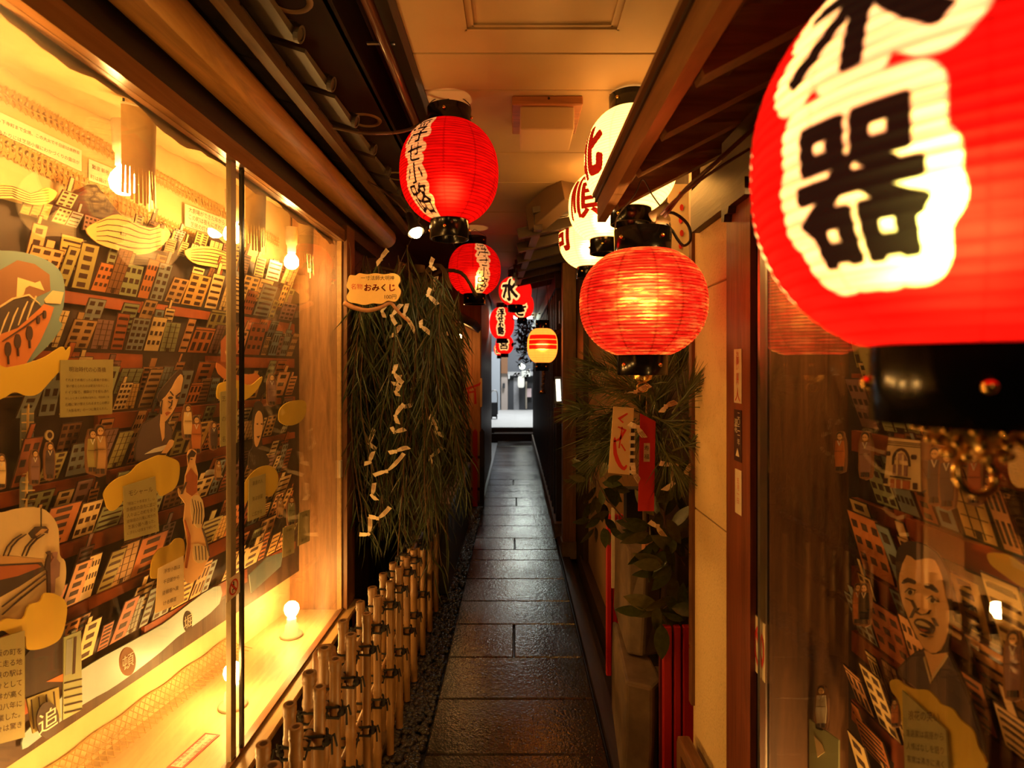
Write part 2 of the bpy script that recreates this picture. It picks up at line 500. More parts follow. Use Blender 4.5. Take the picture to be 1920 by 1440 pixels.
# pebble gutter
mb = MB()
ico = [(0,0,1),(.89,0,.45),(.28,.85,.45),(-.72,.53,.45),(-.72,-.53,.45),(.28,-.85,.45),(.72,.53,-.45),(-.28,.85,-.45),(-.89,0,-.45),(-.28,-.85,-.45),(.72,-.53,-.45),(0,0,-1)]
icf = [(0,1,2),(0,2,3),(0,3,4),(0,4,5),(0,5,1),(1,6,2),(2,7,3),(3,8,4),(4,9,5),(5,10,1),(6,7,2),(7,8,3),(8,9,4),(9,10,5),(10,6,1),(11,7,6),(11,8,7),(11,9,8),(11,10,9),(11,6,10)]
for i in range(3200):
    y = 1.4 + 5.6*random.random()**1.2
    x = random.uniform(-.545, -.385); r = random.uniform(.010, .021)
    ca, sa = math.cos(i), math.sin(i); sx, sy, sz = random.uniform(.8,1.3), random.uniform(.8,1.3), random.uniform(.5,.8)
    mb.add([(x+r*(p[0]*ca*sx-p[1]*sa*sy), y+r*(p[0]*sa*sx+p[1]*ca*sy), -.028+r*sz*p[2]+random.random()*0+.008) for p in ico], icf)
tag(mb.build('gravel', M['gravel'], smooth=True), 'dark wet pebbles filling the gutter beside the paving', 'gravel', kind='stuff')
struct(MB().box((-.60, 1.3, -.032), (-.552, 9.9, .012)).build('trim_1', M['stone']))
struct(MB().box((.392, 1.3, -.032), (.46, 12.8, .02)).build('trim_2', M['dark_y']))
struct(MB().box((.505, 2.95, -.032), (.60, 4.6, .13)).build('baseboard_right', M['dark_y']))

# ---- walls
struct(MB().box((-1.75, .3, -.1), (-1.62, 3.3, 2.8)).build('wall_left', M['dark_z']))
struct(MB().box((-1.12, 3.3, -.1), (-1.0, 7.1, 2.8)).build('wall_left', M['dark_z']))
struct(MB().box((-1.12, 7.06, -.1), (-.415, 10.2, 2.62)).build('wall_left', M['pine_z']))
struct(MB().box((-1.2, 10.2, -.1), (-.54, 12.9, 2.8)).build('wall_left', M['dark_z']))
struct(MB().box((1.05, .3, -.1), (1.18, 2.1, 2.2)).build('wall_right', M['dark_z']))
struct(MB().box((.80, 2.1, -.1), (.95, 3.55, 2.8)).build('wall_right', M['dark_z']))
struct(MB().box((.56, 3.55, -.03), (.95, 4.45, 2.8)).build('wall_right', mat('ochre_wall', (.36,.19,.07), .8, 'noise', .12, 6)))
struct(MB().box((.52, 4.45, -.1), (.9, 5.4, 2.8)).build('wall_right', M['dark_z']))
struct(MB().box((.46, 5.4, -.1), (.9, 12.9, 2.8)).build('wall_right', M['dark_z']))
# plaster pier between the right show window and the pine arrangement
pier = struct(MB().box((.634, 1.69, 0), (.95, 2.066, 2.20)).build('wall_pier', mat('plaster_joint', (.30,.19,.08), .9)))
for z0, z1 in ((0, 1.107), (1.113, 1.861), (1.867, 2.20)):
    bevel(MB().box((.63, 1.692, z0), (.90, 2.07, z1)).build('plaster_panel', M['plaster'], pier), .002)
e = MB().box((.618, 2.05, .42), (.648, 2.082, 2.3)).build('trim_3', M['brown_z']); struct(e)
for z in (.62, .95, 1.28): MB().lathe([(.0001,.004),(.006,.003),(.006,0)], (.617, 2.066, z), 8, axis=Matrix(((0,0,-1),(0,1,0),(1,0,0)))).build('screw', M['brass'], e)

# ---- ceiling
HC = H + 1.05
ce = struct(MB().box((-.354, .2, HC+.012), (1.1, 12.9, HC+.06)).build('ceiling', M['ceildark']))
joints = [.3, 1.35, 1.96, 2.22, 2.86, 3.32, 3.95, 4.6, 5.3, 6.1, 6.9, 7.8, 8.7, 9.7, 10.7, 11.7, 12.7]
for a, b in zip(joints[:-1], joints[1:]):
    bevel(MB().box((-.352, a+.003, HC), (1.08, b-.003, HC+.0115)).build('ceiling_panel', M['ceil'], ce), .003)
# access hatch frame
hp = thing('ceiling_hatch', (.0, 1.72, HC-.008), 'square access hatch with raised rim in the ceiling, above the lanterns', 'hatch')
hx0, hx1, hy1 = pix(872, 55, 1.82).x, pix(1160, 55, 1.82).x, 1.815
for d in (0, .022):
    mb = MB()
    mb.box((hx0+d, hy1-d-.007, HC-.007), (hx1-d, hy1-d, HC)); mb.box((hx0+d, 1.36+d, HC-.007), (hx1-d, 1.367+d, HC))
    mb.box((hx0+d, 1.36+d, HC-.007), (hx0+d+.007, hy1-d, HC)); mb.box((hx1-d-.007, 1.36+d, HC-.007), (hx1-d, hy1-d, HC))
    mb.build('hatch_frame', M['ceil'], hp)
# left: dark soffit, deep channel
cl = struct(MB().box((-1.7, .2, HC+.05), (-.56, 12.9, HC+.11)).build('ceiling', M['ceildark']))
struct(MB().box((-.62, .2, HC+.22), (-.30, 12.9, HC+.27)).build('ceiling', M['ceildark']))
struct(MB().box((-.575, .2, HC+.05), (-.548, 12.9, HC+.22)).build('trim_4', M['dark_y']))
struct(MB().box((-.362, .2, HC-.006), (-.340, 12.9, HC+.22)).build('trim_5', M['dark_y']))
struct(MB().box((-.56, 4.3, HC-.02), (-.36, 4.4, HC+.2)).build('trim_6', M['dark_x']))
for k, (px, py) in enumerate(((540, -2), (685, 225), (745, 330))):
    p = pix(px, py, F*(1.10)/(V0-py))
    t = thing('downlight', p, 'round unlit downlight over the tiled eave, ' + ('cut by the photo top edge', 'middle of three beside the pipe', 'farthest, next to the near red lantern')[k], 'downlight', 'downlights in the dark ceiling')
    MB().lathe([(.052, 0), (.056, -.004), (.068, -.005), (.072, 0)], p, 28).build('ring', M['ceil'], t, True)
    MB().lathe([(.052, .0), (.045, .035), (.0001, .036)], p+Vector((0,0,-.001)), 28).build('reflector', M['blackmatte'], t, True)
# conduit pipe with clips
cp = thing('conduit_pipe', (-.43, 2, HC+.02), 'dark glossy conduit pipe running along the ceiling channel', 'pipe')
pm = mat('enamel_pipe', (.16, .06, .04), .22)
MB().tube([(-.432, .3, HC+.03), (-.432, 7.04, HC+.03)], .017, 12).build('pipe', pm, cp, True)
MB().tube([(-.455, .3, HC+.06), (-.455, 7.04, HC+.06)], .010, 10).build('thin_pipe', pm, cp, True)
for y in (1.22, 1.98, 2.9, 3.8):
    MB().box((-.50, y, HC+.046), (-.405, y+.012, HC+.052)).build('clip', M['steel'], cp)
# square ceiling lamp
lp = pix(1024, 202, 2.36)
t = thing('ceiling_lamp', (lp.x, 2.38, HC), 'unlit square paper ceiling lamp on a wooden base plate', 'lamp')
c = lp.x
bevel(MB().box((c-.137, 2.26, HC-.035), (c+.137, 2.55, HC)).build('base', wood('lamp_base_wood', (.40,.15,.05), .4, 'X'), t), .004)
bevel(MB().box((c-.105, 2.275, HC-.125), (c+.105, 2.50, HC-.034)).build('diffuser', mat('cream_lamp_paper', (.62,.42,.22), .7), t), .006, 2)
MB().ball((c+.005, 2.257, HC-.012), .005).build('screw', M['black'], t)

# ================================================================== LEFT SHOW WINDOW
A = -.93
ZB, ZT = H-1.39*.93, H+.73*.93-.0
cs = thing('show_window', (A, 2.0, 0), 'long glazed street display case glowing yellow, holding the paper town relief on the alley left', 'display case')
mb = MB(); mb.box((A-.02, .45, ZB-.055), (A+.0, 3.15, ZB))
mb.build('bottom_rail', M['brown_y'], cs)
bevel(MB().box((A-.03, .45, ZB-.03), (A+.068, 3.30, ZB-.005)).build('sill', M['sill'], cs), .004)
MB().box((A-.7, .45, .0), (A+.03, 3.25, ZB-.03)).build('plinth', M['dark_y'], cs)
MB().box((-1.62, .45, ZB-.028), (A-.005, 3.15, ZB-.004)).build('floor_board', M['casewood'], cs)
MB().box((A-.03, .45, ZT), (A+.018, 3.15, ZT+.062)).build('top_rail', wood('varnished_rail', (.34,.15,.05), .22, 'Y', .2, .05), cs)
MB().box((A-.03, 3.15, .05), (A+.03, 3.30, ZT+.09)).build('corner_post', M['brown_z'], cs)
MB().box((A-.02, 3.135, ZB), (A+.004, 3.15, ZT)).build('glazing_bead', M['sill'], cs)
MB().box((-1.62, 3.155, ZB-.03), (A-.03, 3.175, 2.5)).build('end_panel', M['endwood'], cs)
# angled back board: x = -1.21 at the far end, receding nearer
def backx(y): return -1.21 - .152*(3.15-y)
mb = MB()
mb.add([(backx(.45)-.02,.45,ZB-.02),(backx(3.16)-.02,3.16,ZB-.02),(backx(3.16)-.02,3.16,2.5),(backx(.45)-.02,.45,2.5),
        (backx(.45),.45,ZB-.02),(backx(3.16),3.16,ZB-.02),(backx(3.16),3.16,2.5),(backx(.45),.45,2.5)],
       [(0,1,2,3),(7,6,5,4),(0,4,5,1),(3,2,6,7),(0,3,7,4),(1,5,6,2)])
mb.build('back_board', M['backpaint'], cs)
MB().box((-1.62, .44, ZB-.03), (A-.03, .455, 2.5)).build('end_panel', M['backpaint'], cs)
# crinkled paper lining of the top
nu, nv = 16, 70; mb = MB(); vs = []; fs = []
rng = np.random.RandomState(3)
nzz = rng.rand(nu+1, nv+1)
for i in range(nu+1):
    for j in range(nv+1):
        u = i/nu; y = .47+2.67*j/nv
        x = (A-.035) + (backx(y)+.006-(A-.035))*u
        sag = .055*math.sin(u*math.pi)
        z = ZT+.01+.15*u**.6 + (nzz[i, j]-.5)*.016 + .010*math.sin(y*9+u*6)*(u*(1-u)*4)
        if i == 0: z = ZT - .012 - .014*nzz[0, j] + .01*math.sin(y*14)
        vs.append((x, y, z))
for i in range(nu):
    for j in range(nv):
        fs.append((i*(nv+1)+j, i*(nv+1)+j+1, (i+1)*(nv+1)+j+1, (i+1)*(nv+1)+j))
mb.add(vs, fs); mb.build('ceiling_paper', M['paper'], cs, True)
MB().box((-1.64, .45, 2.5), (A+.02, 3.3, 2.53)).build('case_top', M['dark_y'], cs)
# sliding panes and their meeting stiles
MB().box((A-.010, .46, ZB), (A-.006, 2.00, ZT)).build('pane', M['pane'], cs)
MB().box((A-.002, 1.985, ZB), (A+.002, 3.14, ZT)).build('pane', M['pane'], cs)
MB().box((A-.012, 1.915, ZB), (A+.004, 1.950, ZT)).build('meeting_stile', M['dullmetal'], cs)
MB().box((A-.003, 1.985, ZB), (A+.010, 1.997, ZT)).build('dark_stile', M['black'], cs)
MB().box((A-.006, .46, ZB-.002), (A+.012, 3.14, ZB+.006)).build('sliding_track', M['brown_y'], cs)
MB().box((A+.001, 3.095, 1.02), (A+.012, 3.125, 1.11)).build('finger_pull', M['porcelain'], cs)
tag(MB().box((A+.031, 3.20, 1.27), (A+.0325, 3.23, 1.43)).build('paper_strip', M['slip']), 'narrow blank paper strip stuck to the brown corner post of the left case', 'notice')

# beams and log above it
struct(MB().box((A-.06, .3, ZT+.062), (A+.006, 3.95, H+.87)).build('beam', M['dark_y']))
# tiled eave over the left case
ev = thing('tiled_eave', (-.8, 2.2, 2.35), 'low tiled eave with a round log purlin over the glowing left display case', 'roof')
MB().tube([(-.855, .3, H+.862), (-.855, 3.9, H+.862)], .066, 20).build('log_purlin', M['log'], ev, True)
for k in range(12):
    y0 = .3+.3*k
    bevel(MB().beam((-.985, y0+.15, H+1.015), (-.70, y0+.15, H+.925), .292, .016, (0,0,1)).build('soffit_board', mat('stained_soffit', (.06,.04,.024), .7, 'noise', .6, 9), ev), .003)
MB().box((-.735, .3, H+.885), (-.70, 3.9, H+.925)).build('eave_batten', wood('eave_batten_wood', (.14,.075,.03), .5, 'Y'), ev)
first = None
for k in range(12):
    y = 1.643 - 3*.29 + .29*k
    if first is None:
        mb = MB()
        d = Vector((.30, 0, -.095)).normalized()
        ax = Matrix(((d.x, 0, d.z), (0, 1, 0), (d.z, 0, -d.x)))
        R = .024; prof = []
        o0 = Vector((-.92, 0, H+1.04)); L = .325
        vs = []; fs = []
        sec = [(R*math.cos(math.pi*i/8), R*math.sin(math.pi*i/8)) for i in range(9)] + [(-R-.19, -.008), (-R-.19, -.020), (R, -.020)]
        for s_ in (0, L):
            for a, b in sec:
                vs.append(o0 + d*s_ + Vector((0, a, 0)) + Vector((-d.z, 0, d.x))*(b))
        n = len(sec)
        for i in range(n): fs.append((i, (i+1)%n, n+(i+1)%n, n+i))
        fs.append(tuple(range(n))); fs.append(tuple(reversed(range(n, 2*n))))
        mb.add(vs, fs)
        first = mb.build('roof_tile', M['tile'], ev)
        first.location.y = y
        # round end cap with rim
        cpb = MB(); e0 = o0 + d*L
        axm = Matrix((Vector((0,1,0)), Vector((-d.z,0,d.x)), d)).transposed()
        cpb.lathe([(.0001,.010),(.016,.010),(.018,.014),(.024,.014),(.0255,.0),(.0001,-.002)], e0+Vector((0,0,-.004)), 20, axis=axm)
        capo = cpb.build('end_cap', M['tile'], ev)
        capo.parent = first
        capm = capo.data
        for v in capm.vertices: pass
        capo.location = (0, 0, 0)
        # re-base the cap on its tile
        capm.transform(Matrix.Translation(wl(ev) - Vector((wl(ev)))))
    else:
        q = piece(first, ev, (0, y, 0))
        c2 = piece(capo, q, (0, 0, 0))

# small clip lamp at the end of the eave
cp0 = pix(783, 440, 2.75)
t = thing('clip_lamp', cp0, 'small lit clip-on spot lamp by the end of the tiled eave, above the yellow sign', 'lamp')
d = Vector((.35, -.30, -.80)).normalized()
axm = Matrix((d.orthogonal().normalized(), d.cross(d.orthogonal().normalized()), d)).transposed()
b0 = cp0 + Vector((-.03, .03, .06))
MB().lathe([(.012,-.06),(.018,-.05),(.020,0),(.042,.055),(.040,.056),(.0001,.01)], b0, 20, axis=axm).build('lamp_shade', M['blackmatte'], t, True)
MB().ball(b0+d*.05, .030, 0, 14, 9).build('bulb', mat('white_hot_bulb', (1,.9,.7), .4, emit=200, ecol=(1,.62,.24)), t, True)
MB().tube([b0-d*.05, b0+Vector((-.07,.01,.10)), b0+Vector((-.145,.03,.165)), Vector((-.72, 2.80, H+.90))], .006, 6).build('clip_arm', M['wire'], t)

# ================================================================== RIGHT SHOW WINDOW
B = .63
cr = thing('show_window', (B, 1.1, 0), 'dim brown display case with town relief on the alley right, behind the big lantern', 'display case')
MB().box((B-.02, 1.52, .0), (B+.03, 1.69, 2.25)).build('frame_post', wood('red_brown_post', (.22,.06,.025), .35, 'Z'), cr)
MB().box((B-.004, 1.497, .0), (B+.02, 1.522, 2.25)).build('dark_stile', M['black'], cr)
MB().box((B-.012, 1.478, .0), (B+.006, 1.492, 2.25)).build('metal_edge', M['steel'], cr)
MB().box((B-.002, .30, .02), (B+.002, 1.48, 2.2)).build('pane', M['pane_r'], cr)
MB().box((B+.03, 1.545, .0), (1.05, 1.565, 2.3)).build('end_panel', M['enddark'], cr)
MB().box((.93, .3, .0), (.95, 1.56, 2.3)).build('back_board', M['murdark'], cr)
MB().box((B+.0, .3, .0), (.95, 1.56, .02)).build('floor_board', M['dark_y'], cr)
MB().box((B-.03, .3, 2.2), (1.05, 1.7, 2.25)).build('top_rail', M['dark_y'], cr)
MB().box((B+.0, .29, .0), (.95, .31, 2.3)).build('end_panel', M['enddark'], cr)

# notices on the red-brown post
def xframe(px0, py0, px1, py1, X, nx):
    a = onX(px0, py0, X); b = onX(px1, py1, X)
    return a, b
def notice(name, px0, py0, px1, py1, X, mats, label, lines, mi_text=1, sz=.011, side=1):
    """flat paper on the plane x=X; lines run down the sheet"""
    a, b = onX(px0, py0, X), onX(px1, py1, X)
    y0, y1 = sorted((a.y, b.y)); z0, z1 = sorted((a.z, b.z))
    u = Vector((0, 1, 0)) if X < 0 else Vector((0, -1, 0)); n = Vector((1, 0, 0)) if X < 0 else Vector((-1, 0, 0))
    o = Vector((X, (y0+y1)/2, (z0+z1)/2)); fr = (o, u, Vector((0, 0, 1)), n)
    wd, ht = (y1-y0)/2, (z1-z0)/2
    mb = MB(); mb.card([(-wd,-ht),(wd,-ht),(wd,ht),(-wd,ht)], fr, .0012, 0)
    ob = tag(mb.build(name, mats[0]), label, 'notice')
    if lines:
        tb = MB()
        for s, uu, vv, size in lines:
            tb.text(s, (o+u*(uu*wd)+Vector((0,0,vv*ht)), u, Vector((0,0,1)), n), size, 0, .0018)
        tb.build('lettering', mats[1], ob)
    return ob
XP = B-.0205
def vert(s, size, uu, v0, dv): return [(ch, uu, v0-dv*i, size) for i, ch in enumerate(s)]
notice('paper_notice', 1377, 655, 1391, 757, XP, [M['slip'], M['signred']], 'pale paper notice with red vertical writing, top one on the red-brown post', vert('お願い', .022, 0, .78, .22)+vert('館内', .02, 0, .0, .2)+[('人', 0, -.7, .04)])
notice('poster', 1377, 767, 1391, 868, XP, [mat('dark_poster', (.05,.012,.01), .5), M['slip']], 'dark poster with pale writing and red foot, middle one on the red-brown post', vert('二〇二一年', .02, .3, .8, .26)+vert('浪花', .022, -.4, .5, .26)+[('▲', 0, -.65, .03)])
notice('paper_notice', 1379, 878, 1391, 968, XP, [M['slip'], M['signred']], 'plain pinkish paper notice, bottom one on the red-brown post', vert('五月一日', .018, 0, .5, .3))

def prohibition(X, pa, pb, label, kind):
    a, b = onX(*pa, X), onX(*pb, X)
    y0, y1 = sorted((a.y, b.y)); z0, z1 = sorted((a.z, b.z))
    sgn = 1 if X < 0 else -1
    u = Vector((0, sgn, 0)); n = Vector((sgn, 0, 0)); o = Vector((X, (y0+y1)/2, (z0+z1)/2)); fr = (o, u, Vector((0,0,1)), n)
    wd, ht = (y1-y0)/2, (z1-z0)/2
    ob = tag(MB().card([(-wd,-ht),(wd,-ht),(wd,ht),(-wd,ht)], fr, .003).build('prohibition_sign', mat('beige_plate', (.85,.70,.45), .5)), label, 'sign')
    s = min(wd, ht)
    R1, R0 = s*.86, s*.68
    rx, ry = 1.0, ht/s*.86
    mb = MB(); k = 36
    vs = []
    for r in (R1, R0):
        for i in range(k):
            t_ = 2*math.pi*i/k; vs.append(o + u*(r*math.cos(t_)) + Vector((0,0,1))*(r*math.sin(t_)*ry) + n*.0042)
    mb.add(vs, [(i, (i+1)%k, k+(i+1)%k, k+i) if sgn > 0 else (i, k+i, k+(i+1)%k, (i+1)%k) for i in range(k)])
    mb.card([(-.58*s,.42*s*ry),(-.42*s,.58*s*ry),(.58*s,-.42*s*ry),(.42*s,-.58*s*ry)], (o+n*.0034, u, Vector((0,0,1)), n), .0008)
    mb.build('red_ring', M['signred'], ob)
    mb = MB()
    def P(pts): mb.card([(x*s, y*s*ry) for x, y in pts], (o+n*.0032, u, Vector((0,0,1)), n), .0005)
    if kind == 'sit':
        P([(.0+.12*math.cos(i*.785), .50+.12*math.sin(i*.785)) for i in range(8)])
        P([(-.12,.36),(.10,.38),(.12,-.05),(-.10,-.08)]); P([(-.10,-.08),(.12,-.02),(.36,-.18),(.34,-.28),(.0,-.2)])
        P([(.26,-.2),(.36,-.2),(.38,-.55),(.28,-.55)]); P([(-.25,-.16),(.2,-.24),(.2,-.32),(-.25,-.26)]); P([(-.25,-.2),(-.16,-.2),(-.16,-.58),(-.25,-.58)])
    else:
        P([(-.5,.5),(-.1,.42),(.3,.3),(.42,.05),(.36,-.1),(.22,-.02),(.16,.1),(.0,.12),(-.05,.0),(-.14,-.2),(-.24,-.16),(-.2,.06),(-.3,.2),(-.5,.28)])
        P([(-.05,-.34),(.14,-.30),(.16,-.5),(-.05,-.54)])
    mb.build('pictogram', M['ink'], ob)
    return ob
prohibition(A+.005, (424, 1130), (448, 1072), 'square no sitting sign with red ring, stuck on the metal stile of the left case', 'sit')
prohibition(B-.0035, (1416, 1255), (1437, 1172), 'square do not touch sign with red ring, on the right case glass', 'touch')

# ================================================================== RIGHT EAVE (over the alley)
re_ = thing('plank_eave', (.5, 1.2, 2.1), 'brown plank eave with exposed rafters over the alley on the right', 'roof')
SL = .52
EX, EZ = .305, H+.555
ye = 2.06
def ez(x): return H + .56 + (x-.33)*SL
MB().beam((EX, .25, EZ), (EX, ye, EZ-.006), .030, .075, (0,0,1)).build('fascia_board', wood('eave_brown', (.20,.085,.028), .3, 'Y'), re_)
MB().beam((EX+.005, .25, EZ+.048), (EX+.005, ye+.02, EZ+.042), .052, .02, (0,0,1)).build('edge_board', M['dark_y'], re_)
for k, y in enumerate((1.93, 1.59, 1.33, 1.07, .80, .53)):
    MB().beam((.322, y, ez(.322)), (1.03, y, ez(1.03)), .05, .075, (0,0,1)).build('rafter', wood('eave_brown_cross', (.22,.095,.032), .35, 'X'), re_)
for k in range(8):
    x = .275+.1*k
    MB().beam((x+.05, .25, ez(x+.05)+.047), (x+.05, ye, ez(x+.05)+.047), .104, .014, (0,0,1)).build('roof_plank', wood('roof_plank_dark', (.14,.06,.02), .5, 'Y'), re_)
# wall plate and corbel
struct(MB().box((.60, .3, 2.06), (.72, 2.0, 2.20)).build('beam', M['dark_y']))
t = thing('corbel', (.60, 1.72, 2.0), 'notched dark wooden bracket under the right eave on top of the red-brown post', 'bracket')
mb = MB(); fr = (Vector((.588, 1.60, 2.06)), Vector((0,1,0)), Vector((0,0,1)), Vector((1,0,0)))
mb.card([(-.10,.03),(.07,.03),(.07,-.045),(.05,-.05),(.045,-.03),(.02,-.032),(.012,-.015),(-.10,-.015)], fr, .04)
mb.build('bracket_arm', M['dark_y'], t)

# unseen bulbs added low and high to brighten the right show window's relief
for k, (y, z, lab) in enumerate(((1.28, .12, 'added unseen bulb low in the right case, the farther one'), (.85, .12, 'added unseen bulb low in the right case, the nearer one'), (1.28, 2.04, 'added unseen bulb high in the right case, the farther one behind the large lantern'), (.85, 2.04, 'added unseen bulb high in the right case, the nearer one behind the large lantern'))):
    t = thing('light_bulb', (.72, y, z), lab, 'light bulb')
    MB().lathe([(.0001,-.085),(.045,-.085),(.03,-.06),(.022,-.03),(.014,-.006)], (.72, y, z), 16).build('socket', M['porcelain'], t, True)
    MB().ball((.72, y, z+.02), .032, 0, 14, 9).build('bulb', M['bulb_added'], t, True)
# assumed tube lamp, added under the ceiling near the alley end for floor reflections
t = thing('assumed_tube_lamp', (.06, 11.5, HC), 'assumed white tube lamp under the ceiling near the far end, behind the lanterns', 'lamp')
MB().tube([(-.22, 11.5, HC-.06), (.34, 11.5, HC-.06)], .026, 10).build('tube', mat('assumed_cool_tube', (1,1,.9), .4, emit=30, ecol=(.86,1,.80)), t, True)
MB().box((-.26, 11.47, HC-.035), (.38, 11.53, HC)).build('housing', M['white'], t)

t = thing('assumed_eave_lamp', (-.62, 6.3, 1.98), 'assumed small warm lamp added under the shop eave, hidden behind the willow', 'lamp')  # assumed lamp, unseen, added to warm the pale wooden shop wall
MB().ball((-.62, 6.45, 1.95), .04, 0, 14, 9).build('bulb', mat('assumed_eave_bulb', (1,.75,.4), .4, emit=110, ecol=(1,.50,.13)), t, True)
MB().lathe([(.018,.10),(.02,.04),(.05,.0),(.048,-.002)], (-.62, 6.45, 1.97), 16).build('lamp_shade', M['blackmatte'], t, True)
# ================================================================== CONTENTS OF THE SHOW WINDOWS
Zu = Vector((0, 0, 1))
nL = Vector((.9897, -.1435, 0)); uL = Vector((.1435, .9897, 0)); pL = Vector((-1.16, 3.15, 0))
nR = Vector((-1, 0, 0)); uR = Vector((0, -1, 0)); pR = Vector((.86, 1.54, 0))
nB = Vector((.9886, -.1503, 0)); uB = Vector((.1503, .9886, 0)); pB = Vector((-1.21, 3.15, 0))
SIDE = {'L': (pL, uL, nL), 'R': (pR, uR, nR), 'B': (pB, uB, nB)}
def frame(sd, off=0.0):
    p, u, n = SIDE[sd]
    return (p + n*off, u, Zu, n)
def inpl(sd, px, py, off=0.0):
    o, u, v, n = frame(sd, off)
    q = ray_plane(px, py, o, n) - o
    return (q.dot(u), q.dot(v))
def polyin(sd, pts, off=0.0):
    return [inpl(sd, x, y, off) for x, y in pts]
def cutout(name, sd, layers, mats, label, cat, group=None, off=.05, t=.004):
    """a flat painted card standing on the relief: first outline is the card, the rest are its painted shapes"""
    if sd == 'L' and off >= .055: off += .03
    fr = frame(sd, off); mb = MB()
    for k, (pts, mi) in enumerate(layers):
        poly = polyin(sd, pts, off)
        if k == 0: mb.card(poly, fr, t, mi)
        else: mb.card(poly, (fr[0]+fr[3]*(t), fr[1], fr[2], fr[3]), .0006+.00035*k, mi)
    return tag(mb.build(name, mats), label, cat, group)
def ell(cx, cy, rx, ry, k=14, rot=0):
    c, s = math.cos(rot), math.sin(rot)
    return [(cx+rx*math.cos(2*math.pi*i/k)*c-ry*math.sin(2*math.pi*i/k)*s, cy+rx*math.cos(2*math.pi*i/k)*s+ry*math.sin(2*math.pi*i/k)*c) for i in range(k)]
def line(pts, wd):
    """thin stroke polygon along a pixel polyline"""
    l = []; r = []
    n = len(pts)
    for i in range(n):
        a = pts[max(0, i-1)]; b = pts[min(n-1, i+1)]
        dx, dy = b[0]-a[0], b[1]-a[1]; m = math.hypot(dx, dy) or 1
        k = wd*(.5 if i in (0, n-1) else 1)/2
        l.append((pts[i][0]-dy/m*k, pts[i][1]+dx/m*k)); r.append((pts[i][0]+dy/m*k, pts[i][1]-dx/m*k))
    return l + r[::-1]

# ---- relief boards
top = [(0,372),(60,388),(130,372),(180,345),(222,398),(262,432),(305,420),(362,470),(402,440),(450,482),(495,500),(540,535),(572,560)]
pl = polyin('L', top)
poly = [(-2.65, .51)] + [(-2.65, 2.05)] + pl + [(pl[-1][0], .51)]
MB().card(poly, frame('L', -.03), .03, 0).build('relief_board', M['murdark'], cs)
rowsL = [2.026, 1.843, 1.66, 1.462, 1.275, 1.083, .885, .70]
for z in rowsL[1:]:
    mb = MB(); a0 = -1.9
    while a0 < -.10:
        b0 = min(-.06, a0 + random.uniform(.25, .7))
        h = random.uniform(.028, .06)
        mb.card([(a0, z-.012-h), (b0, z-.012-h-random.uniform(-.006,.006)), (b0, z-.012), (a0, z-.010)], frame('L', 0), random.uniform(.008, .016), 0)
        a0 = b0 + random.choice([0, .05, .2, .35])
    mb.build('rust_ledge', M['rust'], cs)
rowsR = [1.90, 1.75, 1.60, 1.458, 1.29, 1.119, .957, .785, .61, .45]
MB().card([(.02, .02), (1.2, .02), (1.2, 2.15), (.02, 2.15)], frame('R', -.05), .045, 0).build('relief_board', M['murdark'], cr)
for z in rowsR:
    MB().card([(.07, z-.065), (1.1, z-.062), (1.1, z-.012), (.07, z-.014)], frame('R', 0), .016, 0).build('rust_ledge', M['rust'], cr)
for a in (.24, .60):
    MB().card([(a, .1), (a+.035, .1), (a+.033, 2.0), (a+.002, 2.0)], frame('R', 0), .02, 0).build('rust_ledge', M['rust'], cr)

